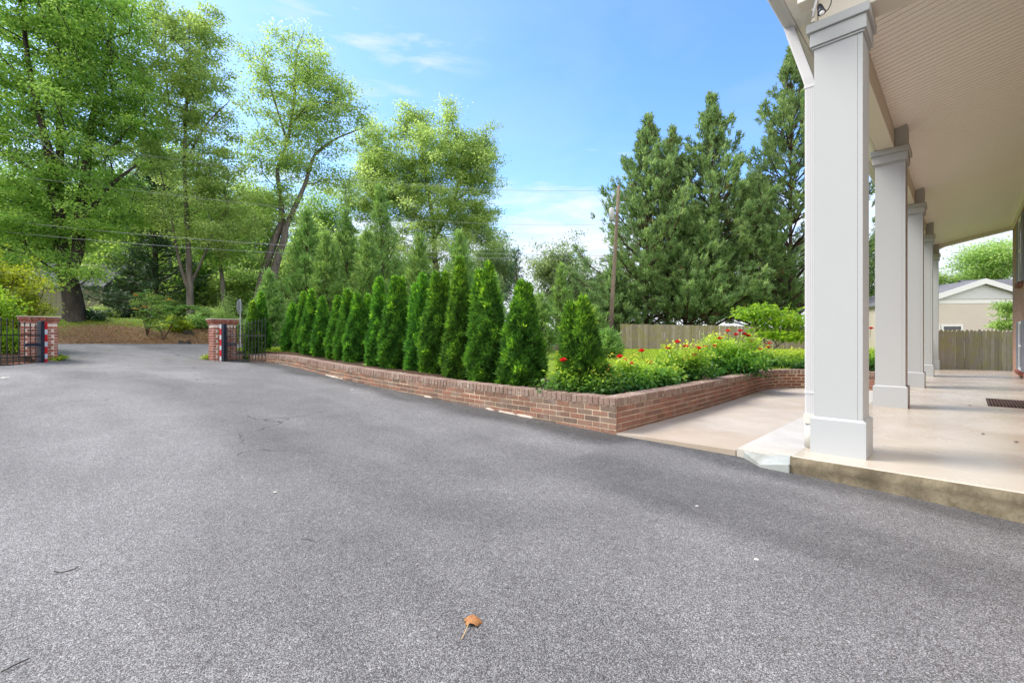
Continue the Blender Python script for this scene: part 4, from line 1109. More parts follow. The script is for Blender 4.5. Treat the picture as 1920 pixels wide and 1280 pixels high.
# beige house behind the picket fence: its gable end faces the camera
hb = P(1845, 640, 27); rot = R(-90 - 8)
bh = gabled('beige_house', 'beige sided house with a white trimmed gable, behind the picket fence', (hb[0] + .3, hb[1] + 4.0, -.2), R(90 - 6), 8.0, 6.6, 3.55, 1.15, M['vinyl'], M['roof'], .25,
       wins=(('e', 1.62, 1.42, .95, .62, False), ('e', 2.62, 1.42, .42, .62, False)), gable_trim=True)
m = MB(); m.box(-4.0 - .03, -4.0 - .004, -3.3, 3.3, 3.40, 3.62); m.build('frieze_board', M['wframe'], bh)
m = MB()
m.add([(-4.04, -2.6, 3.66), (-4.04, 2.6, 3.66), (-4.04, 0, 4.58), (-4.012, -2.6, 3.66), (-4.012, 2.6, 3.66), (-4.012, 0, 4.58)], [(0, 2, 1), (3, 4, 5), (0, 1, 4, 3), (1, 2, 5, 4), (2, 0, 3, 5)]); m.build('gable_siding', M['white_side'], bh)
hb2 = P(1885, 640, 36)
m2 = MB()
r2 = gabled('grey_roofed_house', 'long grey shingled roof rising behind the beige gable', (hb2[0] + 2.9, hb2[1], -.2), R(-8), 11, 6.5, 3.35, 2.55, M['vinyl'], M['roof'], .3)
hw_ = P(1135, 640, 56)
gabled('white_house', 'small white house on a brick base, left of the board fence behind the conifers', (hw_[0] + 1.0, hw_[1] + 3, .2), R(-12), 11, 6, 3.0, 1.9, M['white_side'], M['roof_pale'], .4, wins=(('f', 1.9, 1.2, .7, 1.4, True), ('f', -1.5, 1.2, .9, 1.4, True)), base=.75)
hg = P(505, 560, 46)
gabled('grey_house', 'pale grey house mostly hidden behind the leaning twin-trunk tree', (hg[0], hg[1] + 3, 2.2), R(18), 10, 7, 3.6, 3.2, M['grey_side'], M['roof_pale'], .4, wins=(('f', -1.0, 1.9, 1.2, 1.5, False), ('f', 2.2, 1.5, 1.0, 1.4, False)))
hs = P(115, 600, 27.5)
gabled('garden_shed', 'olive vertical-board shed with a grey roof behind the big forked tree', (hs[0] - .55, hs[1] + 2, 2.15), R(6), 5.2, 4, 2.15, 1.5, M['olive'], M['roof'], .2)

# ------------------------------------------------------------------ pole, wires, sign
up_ = np.array([7.8, 35.2, .5])
M['polewood'] = bark('weathered_pole_wood', (.14, .105, .08), (.30, .24, .19), 10)
pole = thing('utility_pole', 'leaning wooden utility pole with a grey transformer among the conifers', 'utility pole', up_)
m = MB(); tip = P(1160, 348, 35.2) - up_; m.tube([(-.25, 0, -.3), tip * .35 + np.array([-.16, 0, 0]), tip * .7 + np.array([-.06, 0, 0]), tip], [.18, .165, .14, .115], 14); m.build('pole', M['polewood'], pole, True)
m = MB(); c = P(1147, 402, 35.0) - up_; m.tube([c - np.array([0, 0, .52]), c - np.array([0, 0, .5]), c + np.array([0, 0, .42]), c + np.array([0, 0, .5])], [.16, .20, .20, .14], 18)
M['tank'] = plain('grey_transformer_metal', (.42, .43, .44), .5, .4); m.build('transformer', M['tank'], pole, True)
m = MB(); c2 = P(1150, 372, 35.0) - up_; m.tube([c2, c2 + np.array([0, 0, .4])], [.06, .04], 8); m.build('insulator', M['tank'], pole, True)
M['wire'] = plain('power_wire', (.30, .31, .32), .6, .3)
def wire(label, pts_px, rad):
    """catenary through measured points along the street: distance runs from the pole to the left"""
    pts = []
    for (px, py) in pts_px:
        f = (1160 - px) / (1160 + 160); inv = (1 / 35.2) * (1 - f) + (1 / 17.0) * f
        pts.append(P(px, py, 1 / inv))
    pts = np.array(pts); s = np.linspace(0, 1, len(pts)); k = min(3, len(pts) - 1)
    u = np.linspace(0, 1, 40); cur = np.stack([np.polyval(np.polyfit(pts[:, 0], pts[:, j], k), pts[0, 0] + (pts[-1, 0] - pts[0, 0]) * u) for j in range(3)], 1)
    m = MB(); L0 = cur[0].copy(); m.tube([c - L0 for c in cur], rad, 5); o = m.build('power_line', M['wire'], None, True); o.location = tuple(L0)
    tag(o, label, 'power line', 'wires along the street')
wire('upper of the two thick wires crossing in front of the big forked tree', [(-160, 395), (0, 412), (239, 437.5), (480, 456.6), (744, 470), (1140, 480)], .013)
wire('lower thick wire just beneath its twin in front of the forked tree', [(-160, 417), (0, 432), (239, 455.8), (480, 472.6), (744, 481), (1140, 487)], .011)
wire('middle single wire passing the pale trunk at mid height', [(-160, 308), (0, 325), (239, 354.5), (480, 384), (665, 403), (853, 415.6), (1150, 419)], .009)
wire('topmost wire running through the tree crowns to the pole top', [(-160, 228), (45, 255), (175, 276), (265, 290), (584, 330), (712, 344), (887, 351.6), (1158, 356)], .008)
m = MB(); A = P(20, 215, 18); Bq = P(250, 372, 20.5); m.tube([(0, 0, 0), (P(135, 318, 19) - A), Bq - A], .010, 5); o = m.build('power_line', M['wire'], None, True); o.location = tuple(A); tag(o, 'steep short service wire slanting down through the big forked tree', 'power line', 'wires along the street')
gA = P(1231, 600, 38.0); m = MB(); m.tube([(0, 0, -1.2), P(1214, 540, 38.2) - gA, P(1172, 378, 35.1) - gA], .022, 6); o = m.build('guy_wire', M['wire']); o.location = tuple(gA); tag(o, 'taut grey guy wire slanting from the utility pole behind the board fence', 'guy wire')
sg = thing('road_sign', 'back of a grey road sign on a thin post beyond the right-hand gate', 'road sign', P(450.5, 652, 17.2))
m = MB(); m.tube([(0, 0, -.2), (0, 0, 1.85)], .022, 8); m.build('post', M['tank'], sg)
m = MB(); vs = []
for s in (-.004, .004):
    for k in range(8):
        a = math.pi * (k + .5) / 4; vs.append((.29 * math.cos(a), s + .026, 1.55 + .29 * math.sin(a)))
m.add(vs, [tuple(range(8)), tuple(range(8, 16))[::-1]] + [(k, 8 + k, 8 + (k + 1) % 8, (k + 1) % 8) for k in range(8)]); o = m.build('sign_plate', M['tank'], sg)
sg.rotation_euler = (0, 0, R(102))

# ------------------------------------------------------------------ arborvitae row
ORD = ['first', 'second', 'third', 'fourth', 'fifth', 'sixth', 'seventh', 'eighth', 'ninth', 'tenth', 'eleventh', 'twelfth', 'thirteenth', 'fourteenth', 'fifteenth', 'sixteenth', 'seventeenth']
AL = offset(W1, .72); AL2 = np.concatenate([AL])
def on_line(px, off=0.0):
    d = (px - 960) / F
    v = AL2[:, 0] - d * AL2[:, 1]
    i = int(np.argmin(np.abs(v))); return AL2[i, 0] , AL2[i, 1]
ARB = [  # tip px, tip py, half width px, twin (dx px, relative height) , look
    (1077, 562, 46, (-24, .95), 'low, broad, twin-tipped arborvitae at the planter corner'),
    (982, 530, 46, (12, .97), 'broad arborvitae with a rounded double tip'),
    (922, 496, 42, (-18, .95), 'tall broad arborvitae with a side spire'),
    (862, 485, 33, None, 'tallest arborvitae with one long single spire'),
    (816, 513, 32, (17, 1.0), 'arborvitae with two equal tips'),
    (788, 516, 31, (-14, .9), 'arborvitae with a lower left shoulder tip'),
    (737, 520, 31, (12, 1.0), 'full arborvitae with close double tip'),
    (712, 523, 24, (-6, .97), 'slim arborvitae with split tip'),
    (672, 553, 25, (18, 1.0), 'shorter arborvitae with a second tip behind'),
    (648, 545, 22, (8, .97), 'slim upright arborvitae'),
    (625, 557, 21, None, 'small pointed arborvitae'),
    (603, 560, 18, (3, .9), 'narrow low arborvitae'),
    (589, 545, 20, None, 'narrow arborvitae leaning on its neighbour'),
    (575, 549, 17, None, 'thin arborvitae with soft tip'),
    (540, 570, 19, None, 'short wide arborvitae standing apart from the row'),
    (490, 550, 15, None, 'tall arborvitae behind the right gate leaf'),
    (474, 567, 15, None, 'shorter arborvitae behind the right gate leaf'),
]
gA_ = np.random.default_rng(5)
for i, (px, py, hw, tw, look) in enumerate(ARB):
    if px == 1077: x, y = .98, 6.25
    elif px < 500:
        Zt = 12.6 if px > 480 else 12.35; x, y = P(px, 640, Zt)[:2]
    else:
        x, y = on_line(px)
        k = gA_.normal(0, .06); x += k * .65; y += k * .75
    z = gz(x, y) - .03
    h = CZ + (HOR - py) / F * y - z; w = hw / F * y * 1.0
    t_ = None
    if tw: t_ = (tw[0] / F * y, .05, tw[1])
    fromc = 'counted from the planter corner'
    lab = '%s, %s %s' % (look, ORD[i], fromc)
    arborvitae('arborvitae', lab, (x, y, z), h, w, 100 + i, t_, n=int(5200 if y < 9 else 3800))

# ------------------------------------------------------------------ roses along the planter wall
def rose_bush(label, px, Z, rx, top_py, seed, blooms, n=70, m=55):
    c = P(px, 640, Z); z = gz(c[0], c[1]); top = CZ + (HOR - top_py) / F * Z; H = top - z
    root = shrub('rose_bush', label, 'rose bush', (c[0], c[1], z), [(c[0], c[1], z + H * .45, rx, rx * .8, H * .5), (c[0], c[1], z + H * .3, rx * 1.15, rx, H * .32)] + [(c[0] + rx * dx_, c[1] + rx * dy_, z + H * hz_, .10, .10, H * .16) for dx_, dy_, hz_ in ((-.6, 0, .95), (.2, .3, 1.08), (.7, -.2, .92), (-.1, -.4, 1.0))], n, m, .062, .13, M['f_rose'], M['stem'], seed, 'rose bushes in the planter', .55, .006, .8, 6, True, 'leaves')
    for (bx, by) in blooms:
        b = P(bx, by, Z - .1) - np.array(root.location); g = np.random.default_rng(int(bx)); C, D, N = [], [], []
        for k in range(34):
            a = k * 2.4; f = (k / 34) ** .6; d = np.array([math.cos(a) * f, math.sin(a) * f, 1.15 - .75 * f]); d /= np.linalg.norm(d)
            C.append(b + np.array([math.cos(a), math.sin(a), 0]) * .010 * f); D.append(d); N.append(unit(np.array([-math.cos(a), -math.sin(a), .8 + f])))
        o = leaf_mesh('bloom', np.array(C) + np.array(root.location), np.array(D), np.array(N), np.full(34, .060), np.full(34, .062), g.random(34), M['bloom'], root, .25)
        sm_ = MB(); sm_.tube([b + np.array([0, 0, .004]), b * np.array([.85, .85, .8])], [.004, .005], 5); sm_.build('flower_stem', M['stem'], root)
M['bloom'] = foliage('red_rose_petals', [(0, (.38, .008, .015)), (.6, (.62, .02, .03)), (1, (.75, .06, .05))], .3, .5, .3, 0)
M['bloom_old'] = M['bloom']
rose_bush('low rose bush with one crimson bloom at the wall corner', 1092, 6.15, .40, 690, 31, [(1056, 678)], 110, 60)
rose_bush('loose rose bush with a few scarlet blooms, second from the corner', 1170, 6.75, .42, 680, 32, [(1162, 671), (1140, 690), (1183, 684)], 95, 60)
rose_bush('low bushy rose with two small half-open blooms over the planter wall', 1216, 7.2, .42, 688, 33, [(1203, 660), (1218, 682)], 90, 60)
rose_bush('rose bush with a pink-red bloom held above yellow-green tips', 1280, 7.9, .48, 650, 34, [(1270, 643), (1252, 655), (1300, 668), (1286, 652), (1310, 655)], 95, 60)
rose_bush('tallest rose bush with a cluster of red blooms on top', 1368, 9.15, .62, 632, 35, [(1365, 622), (1380, 629), (1396, 628), (1350, 636), (1403, 631), (1388, 622), (1340, 650), (1322, 652), (1410, 642)], 150, 60)
rose_bush('rose bush with upright red blooms on one cane before the lime green shrub', 1436, 11.2, .5, 662, 36, [(1443, 645), (1440, 652), (1425, 656)], 100, 55)
rose_bush('clipped rounded rose bush behind the wall bend beside the column', 1492, 11.5, .6, 660, 37, [], 110, 55)
rose_bush('dense rose bush showing between the two nearest columns', 1618, 11.0, .75, 652, 38, [(1633, 617)], 130, 55)
# lime green shrub in front of the board fence
c = P(1445, 655, 13.6); c[2] = .36
def B3(px, py, rx, ry, Z): return blob(px, py, rx, ry, Z)
shrub('lime_shrub', 'bright lime green shrub with layered leaves beside the first column', 'shrub', c, [B3(1400, 590, 24, 10, 13.6), B3(1432, 582, 40, 12, 13.6), B3(1455, 604, 40, 12, 13.4), B3(1490, 600, 30, 16, 13.4), B3(1460, 628, 46, 14, 13.3), B3(1500, 630, 30, 14, 13.5), B3(1415, 618, 20, 8, 13.4)], 90, 34, .15, .26, M['f_lime'], M['bark_grey'], 41, None, .42, .012, .28, 5)
# ------------------------------------------------------------------ tall trees across the street
def slim(tr, k): return [[(a, b, c, r * k) for a, b, c, r in t] for t in tr]
def tp(px, py, Z, r): p = P(px, py, Z); return (p[0], p[1], p[2], r)
Zb = 20.4
b0 = P(140, 599, Zb); b0[2] = gz(b0[0], b0[1])
deciduous('forked_tree', 'huge dark-barked tree forking into several trunks in front of the olive shed', 'tree', b0,
    slim([[(b0[0] + .03, b0[1], b0[2] - .2, .66), tp(140, 585, Zb, .50), tp(132, 540, Zb, .45), tp(124, 510, Zb, .44), tp(112, 440, Zb, .30), tp(108, 370, Zb, .26), tp(100, 320, Zb - .4, .22), tp(78, 230, Zb - .8, .17), tp(50, 100, Zb - 1, .11), tp(40, -40, Zb - 1, .06)],
     [tp(128, 515, Zb, .34), tp(146, 470, Zb, .30), tp(150, 410, Zb + .2, .26), tp(160, 330, Zb + .4, .22), tp(172, 230, Zb + .4, .16), tp(200, 120, Zb + .6, .11), tp(215, 0, Zb + .6, .06)],
     [tp(111, 420, Zb, .24), tp(112, 300, Zb + .5, .19), tp(112, 190, Zb + .6, .14), tp(120, 60, Zb + .6, .08)],
     [tp(112, 430, Zb, .16), tp(90, 345, Zb - .5, .13), tp(30, 300, Zb - 1.2, .09), tp(-60, 250, Zb - 1.6, .05)],
     [tp(150, 420, Zb, .14), tp(205, 350, Zb - .4, .10), tp(255, 310, Zb - .5, .06)]], .76),
    [blob(60, 90, 120, 120, Zb, 7), blob(160, 60, 100, 110, Zb, 6), blob(200, 200, 80, 90, Zb, 4.5), blob(70, 240, 110, 80, Zb, 4.5), blob(20, 360, 90, 50, Zb - 1, 2.2), blob(170, 330, 90, 60, Zb, 2.6), blob(40, 450, 90, 45, Zb - 1, 2), blob(110, 500, 60, 36, Zb - 1.3, .8), blob(190, 410, 60, 40, Zb, 1.3), blob(-70, 200, 110, 160, Zb, 5), blob(90, -60, 160, 90, Zb, 5)],
    680, 210, .13, .60, M['f_maple'], M['bark_dark'], 201, None, .015, .32, .42)
Z2 = 23.6
b0 = P(356, 607, Z2); b0[2] = gz(b0[0], b0[1])
deciduous('pale_barked_tree', 'slender pale-barked tree behind the right-hand gate pier, wires crossing its trunk', 'tree', b0,
    slim([[(b0[0], b0[1], b0[2] - .2, .30), tp(357, 590, Z2, .24), tp(356, 530, Z2, .21), tp(353, 450, Z2, .16), tp(349, 380, Z2, .14), tp(346, 300, Z2, .12), tp(350, 200, Z2, .09), tp(356, 100, Z2, .06), tp(352, 20, Z2, .03)],
     [tp(354, 545, Z2, .13), tp(340, 505, Z2 - .2, .10), tp(330, 460, Z2 - .4, .08), tp(318, 390, Z2 - .5, .05), tp(300, 320, Z2 - .5, .03)],
     [tp(359, 530, Z2, .10), tp(378, 490, Z2 - .2, .08), tp(395, 450, Z2 - .3, .05), tp(420, 400, Z2 - .3, .03)],
     [tp(349, 300, Z2, .07), tp(390, 230, Z2 - .3, .05), tp(430, 190, Z2 - .3, .025)]], 0.72),
    [blob(350, 80, 50, 70, Z2, 2.2), blob(310, 170, 70, 90, Z2, 4), blob(380, 170, 55, 80, Z2, 3), blob(330, 300, 80, 70, Z2, 4), blob(410, 260, 40, 50, Z2, 1.2), blob(400, 350, 62, 55, Z2 - .4, 2.8), blob(330, 400, 90, 40, Z2 - .6, 2.4), blob(420, 430, 60, 45, Z2 - .5, 1.8), blob(280, 60, 50, 70, Z2, 1.6), blob(395, 60, 34, 60, Z2, .9), blob(250, 230, 50, 60, Z2, 1.6)],
    430, 150, .135, .52, M['f_light'], M['bark_grey'], 202, None, .012, .32, .45)
Z3 = 26.5
b0 = P(484, 610, Z3); b0[2] = gz(b0[0], b0[1])
deciduous('leaning_twin_tree', 'tall leaning tree with twin trunks crossing near the road sign', 'tree', b0,
    slim([[(b0[0] - .1, b0[1], b0[2] - .2, .42), tp(484, 560, Z3, .32), tp(498, 500, Z3, .29), tp(515, 450, Z3, .25), tp(528, 415, Z3, .20), tp(526, 370, Z3, .15), tp(520, 320, Z3, .12), tp(540, 260, Z3, .11), tp(552, 180, Z3, .09), tp(556, 100, Z3, .05), tp(570, 60, Z3, .02)],
     [(b0[0] + .8, b0[1] + .3, b0[2] - .2, .40), tp(507, 555, Z3, .30), tp(516, 500, Z3, .27), tp(532, 450, Z3, .23), tp(536, 425, Z3, .21), tp(550, 395, Z3, .17), tp(572, 345, Z3, .13), tp(590, 290, Z3, .10), tp(630, 260, Z3, .06), tp(680, 240, Z3, .03)],
     [tp(540, 270, Z3, .08), tp(515, 190, Z3, .06), tp(490, 110, Z3, .03)],
     [tp(545, 230, Z3, .08), tp(600, 190, Z3, .06), tp(690, 205, Z3, .02)]], 0.8),
    [blob(560, 110, 50, 45, Z3, 1.05), blob(500, 130, 40, 40, Z3, .8), blob(610, 160, 50, 55, Z3, 1.6), blob(530, 200, 60, 60, Z3, 2), blob(600, 240, 70, 45, Z3, 1.7), blob(500, 290, 40, 50, Z3, 1), blob(560, 310, 60, 40, Z3, 1.4), blob(510, 380, 55, 45, Z3, 1.8), blob(640, 350, 38, 40, Z3 + 1, .9), blob(575, 65, 22, 14, Z3, .1), blob(660, 215, 34, 22, Z3, .4)],
    340, 120, .145, .58, M['f_light'], M['bark_grey'], 203, None, .011, .32, .5)
Z4 = 38
b0 = P(826, 600, Z4); b0[2] = gz(b0[0], b0[1])
deciduous('broad_tree', 'broad three-topped tree rising behind the middle of the arborvitae row', 'tree', b0,
    slim([[(b0[0], b0[1], b0[2] - .3, .55), tp(824, 560, Z4, .45), tp(815, 480, Z4, .38), tp(812, 420, Z4, .30), tp(800, 340, Z4, .22), tp(790, 270, Z4, .14), tp(780, 210, Z4, .06)],
     [tp(814, 450, Z4, .22), tp(850, 380, Z4, .18), tp(870, 300, Z4, .12), tp(842, 215, Z4, .05)],
     [tp(812, 430, Z4, .20), tp(740, 370, Z4, .14), tp(700, 310, Z4, .07)],
     [tp(850, 380, Z4, .14), tp(905, 330, Z4, .09), tp(912, 240, Z4, .04)]], 0.6),
    [blob(760, 214, 18, 22, Z4, .22), blob(780, 240, 26, 36, Z4, .5), blob(843, 210, 15, 24, Z4, .2), blob(846, 250, 26, 34, Z4, .55), blob(912, 250, 18, 24, Z4, .25), blob(898, 285, 34, 40, Z4, .9), blob(710, 280, 40, 50, Z4, 1.8), blob(820, 300, 70, 55, Z4, 3.2), blob(890, 320, 45, 55, Z4, 2), blob(740, 350, 70, 60, Z4, 3.6), blob(830, 400, 80, 60, Z4, 3.6), blob(900, 420, 38, 60, Z4, 1.8), blob(680, 370, 45, 40, Z4, 1.6), blob(800, 470, 100, 40, Z4, 2)],
    950, 130, .18, .66, M['f_light'], M['bark_grey'], 204, None, .010, .32, .5)
# a slim trunk in the wood
Z5 = 26
b0 = P(420, 592, Z5); b0[2] = gz(b0[0], b0[1])
deciduous('slim_tree', 'slim young tree with a bare grey trunk between pier and pale-barked tree', 'tree', b0,
    [[(b0[0], b0[1], b0[2] - .2, .13), tp(418, 540, Z5, .11), tp(413, 490, Z5, .09), tp(410, 430, Z5, .06), tp(415, 370, Z5, .03)]],
    [blob(410, 440, 70, 50, Z5, 2), blob(440, 490, 60, 26, Z5, 1), blob(380, 470, 40, 40, Z5, .8), blob(440, 400, 50, 40, Z5, 1)], 110, 90, .15, .55, M['f_maple'], M['bark_grey'], 205, None, .010)

# ------------------------------------------------------------------ conifers
def pine_prof(t): return (1 - t) ** .6 * (.75 + .25 * math.sin(9 * t + 1))
b0 = P(292, 600, 27); b0[2] = gz(b0[0], b0[1])
conifer('white_pine', 'dark dense pine with drooping layered boughs behind the pale-barked trunk', 'tree', b0, 10.5, 3.6, 120, M['f_pine'], M['bark_dark'], 211, None, .03, pine_prof, (-.15, .4), 8, 14, .28, .035, .2, .0, .1, .5, .2)
b0 = P(420, 598, 31); b0[2] = gz(b0[0], b0[1])
conifer('white_pine', 'smaller dark pine deeper in the wood right of the pale-barked trunk', 'tree', b0, 7.5, 3.0, 90, M['f_pine'], M['bark_dark'], 212, None, .03, pine_prof, (-.15, .4), 8, 13, .28, .04, .16, .0, .1, .5, .2)
def ley_prof(t): return np.interp(t, [0, .10, .3, .5, .7, .88, 1], [.9, 1, .86, .60, .40, .20, .03])
LEY = [(1212, 222, 39.5, 150, 'leftmost of the tall dark conifers behind the board fence, beside the utility pole', 221),
       (1338, 180, 39.0, 150, 'middle tall dark conifer with a thin open spire behind the board fence', 222),
       (1482, 100, 39.0, 175, 'tallest dark conifer behind the board fence, partly hidden by the downspout', 223),
       (1252, 246, 40.5, 120, 'second spire just right of the leftmost dark conifer', 225), (1415, 330, 40.5, 140, 'shorter dark conifer filling between the middle and the tallest one', 226), (1285, 400, 38.4, 130, 'low spreading dark conifer in front of the gap between the two left spires', 227), (1150, 505, 38.5, 75, 'small ragged dark conifer left of the utility pole', 228)]
for (px, py, Zc, rw, lab, sd) in LEY:
    b0 = P(px, 640, Zc); b0[2] = .35
    h = CZ + (HOR - py) / F * Zc - b0[2]
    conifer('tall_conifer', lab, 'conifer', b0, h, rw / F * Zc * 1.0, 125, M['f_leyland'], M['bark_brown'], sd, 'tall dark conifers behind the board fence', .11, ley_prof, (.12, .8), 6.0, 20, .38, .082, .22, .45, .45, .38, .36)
b0 = P(1668, 640, 39); b0[2] = .35
conifer('tall_conifer', 'dark conifer glimpsed between the first and second porch columns', 'conifer', b0, 12.5, 4.0, 130, M['f_leyland'], M['bark_brown'], 224, 'tall dark conifers behind the board fence', .05, ley_prof, (.05, .9), 5, 14, .45, .08, .22, .5, .35, .5, .25)
def gg_prof(t): return np.interp(t, [0, .2, .6, .9, 1], [.9, 1, .62, .18, .03])
GG = [(575, 400, 20, 74, 'young cypress with a bushy top right of the leaning twin trunks'), (652, 395, 21, 66, 'slim young cypress, second behind the arborvitae row from the left'), (718, 352, 20.5, 74, 'tallest young cypress with a long pale leader behind the arborvitae'),
      (788, 445, 18.5, 60, 'open young cypress with a pale bare leader behind the twin-tipped arborvitae'), (862, 440, 18, 66, 'young cypress whose leader shows behind the tallest arborvitae'), (612, 440, 17.2, 60, 'shorter bushy young cypress low behind the small arborvitae'), (505, 520, 15.5, 46, 'low spreading young cypress right behind the gate arborvitae'), (690, 440, 17.5, 58, 'low young cypress between the two tall ones behind the hedge')]
for i, (px, py, Zc, rw, lab) in enumerate(GG):
    b0 = P(px, 640, Zc); b0[2] = gz(b0[0], b0[1])
    h = CZ + (HOR - py) / F * Zc - b0[2]
    conifer('young_cypress', lab, 'conifer', b0, h, rw / F * Zc * .9, 100, M['f_green'], M['bark_brown'], 240 + i, 'young cypresses behind the arborvitae', .04, gg_prof, (.25, .75), 12, 12, .20, .034, .09, .0, .15, .7, .18)
GR = [(1010, 560, 15.5, 45, 'half bare green conifer right of the broad arborvitae'), (1112, 580, 17, 40, 'small feathery conifer in front of the white house'), (1050, 500, 22, 46, 'feathery conifer behind the planter corner arborvitae'), (1140, 628, 15.2, 30, 'lowest little feathery conifer beside the end of the board fence'), (925, 520, 17, 40, 'feathery conifer filling the gap left of the sparse spire')]
for i, (px, py, Zc, rw, lab) in enumerate(GR):
    b0 = P(px, 640, Zc); b0[2] = gz(b0[0], b0[1])
    h = CZ + (HOR - py) / F * Zc - b0[2]
    conifer('feathery_conifer', lab, 'conifer', b0, h, rw / F * Zc, 80, M['f_green'], M['bark_brown'], 260 + i, 'feathery conifers at the lawn edge', .04, gg_prof, (.3, .7), 11, 11, .18, .034, .07, .0, .15, .5, .18)
b0 = P(968, 640, 24); b0[2] = .45
conifer('sparse_conifer', 'thin nearly bare conifer spire standing against the cloud', 'conifer', b0, CZ + (HOR - 468) / F * 24 - .45, .95, 46, M['f_pine'], M['bark_brown'], 270, None, .1, lambda t: (1 - t) ** .7 + .04, (.0, .5), 7, 9, .18, .035, .06, .0, .2, .5, .35)

# ------------------------------------------------------------------ woods and far trees
def far_tree(lab, px, top, bot, rx, Zc, seed, mf='f_far', group=None, n=150, m=80, leaf=.24, cat='tree', mb='bark_grey', dense=1.0):
    b0 = P(px, 640, Zc); b0[2] = gz(b0[0], b0[1])
    cyy = (top + bot) / 2; ry = (bot - top) / 2; g = np.random.default_rng(seed)
    bl = [blob(px, cyy, rx * .8, ry * .8, Zc, 2)]
    for k in range(5):
        a = k * 1.257 + g.random(); bl.append(blob(px + rx * .55 * math.cos(a), cyy + ry * .55 * math.sin(a), rx * .45, ry * .42, Zc, .8, 1, g.normal(0, .2) * rx / F * Zc))
    trk = [[(b0[0], b0[1], b0[2] - .3, .24), tp(px + g.normal(0, 4), (bot + 600) / 2, Zc, .19), tp(px + g.normal(0, 8), bot - ry * .5, Zc, .14), tp(px + g.normal(0, 8), cyy - ry * .3, Zc, .06)]]
    return deciduous('leafy_tree', lab, cat, b0, trk, bl, n, m, leaf, (rx / F * Zc) * .26 + .15, M[mf], M[mb], seed, group, .013, .32, .5)
GAPS = [(385, 470, 605, 60, 30, 'f_maple', 'dark leafy understorey tree behind the slim grey trunk'), (320, 500, 605, 60, 33, 'f_maple', 'shaded understorey tree behind the pine boughs'), (440, 500, 610, 50, 29, 'f_light', 'fresh understorey tree behind the road sign'), (540, 480, 610, 60, 36, 'f_maple', 'understorey tree right behind the grey house gable'), (270, 400, 590, 70, 37, 'f_maple', 'tree of the wood between forked trunks and dark pine'), (640, 480, 600, 70, 36, 'f_light', 'leafy tree filling the gap behind the young cypresses'), (760, 480, 600, 70, 42, 'f_light', 'leafy tree low behind the broad three-topped tree'), (880, 490, 600, 60, 40, 'f_far', 'greyish tree low behind the tallest arborvitae')]
far_tree('pale leafy tree peeking above the hedge left of the utility pole', 1046, 450, 590, 52, 47, 301, 'f_far', 'far trees above the hedge', 170, 80, .25)
far_tree('lower pale tree beside the pole, above the feathery conifers', 1100, 470, 600, 40, 50, 302, 'f_far', 'far trees above the hedge', 120, 80, .26)
far_tree('tree with hanging leafy boughs behind the beige gable, under the far beam', 1868, 448, 540, 62, 44, 303, 'f_light', 'trees behind the beige house', 190, 80, .22)
far_tree('small rounded tree left of the beige gable at the far porch end', 1775, 508, 585, 42, 48, 304, 'f_light', 'trees behind the beige house', 120, 80, .22)
far_tree('yellow-green tree behind the grey shingled roof', 1832, 500, 560, 46, 47, 305, 'f_light', 'trees behind the beige house', 120, 80, .22)
WD = [(20, 300, 560, 90, 33, 'f_maple'), (120, 330, 560, 80, 36, 'f_maple'), (215, 280, 560, 80, 34, 'f_maple'), (300, 250, 540, 70, 38, 'f_maple'), (395, 300, 560, 70, 36, 'f_light'), (470, 330, 560, 60, 38, 'f_maple'), (230, 440, 600, 60, 31, 'f_maple'), (600, 350, 580, 70, 40, 'f_maple'), (680, 420, 590, 70, 42, 'f_light'), (-60, 330, 590, 90, 30, 'f_maple'), (30, 470, 600, 70, 29, 'f_maple'), (590, 420, 600, 60, 33, 'f_light'), (920, 440, 590, 50, 44, 'f_far'), (450, 460, 600, 50, 33, 'f_light'), (180, 500, 600, 40, 29.5, 'f_light')]
WL = ['deep green tree of the wood behind the gold bush', 'tree of the wood behind the forked trunks', 'tall tree of the wood right of the forked trunks', 'tree of the wood rising behind the dark pine', 'paler tree of the wood behind the pale-barked trunk', 'tree of the wood left of the leaning twin trunks', 'low bushy tree beside the olive shed', 'deep green tree right of the leaning twin trunks', 'paler tree behind the tall young cypress', 'tree of the wood at the very left edge', 'low dark tree behind the left gate and gold bush', 'pale understorey tree right behind the leaning trunks', 'bluish far tree behind the tallest arborvitae', 'pale understorey tree in front of the grey house', 'bright understorey tree just right of the olive shed']
for i, (w_, lab) in enumerate(zip(WD, WL)):
    px, top, bot, rx, Zc, mf = w_
    far_tree(lab, px, top, bot, rx, Zc, 320 + i, mf, 'trees of the wood across the street', 270, 95, .2)

for i, (px, top, bot, rx, Zc, mf, lab) in enumerate(GAPS):
    far_tree(lab, px, top, bot, rx, Zc, 360 + i, mf, 'trees of the wood across the street', 170, 80, .22)

far_tree('shaded leafy tree low behind the board fence under the middle dark conifer', 1300, 520, 606, 80, 47, 381, 'f_far', 'leafy trees behind the board fence', 170, 80, .25)
far_tree('shaded leafy tree low behind the board fence under the tallest dark conifer', 1450, 510, 606, 85, 47, 382, 'f_far', 'leafy trees behind the board fence', 170, 80, .25)

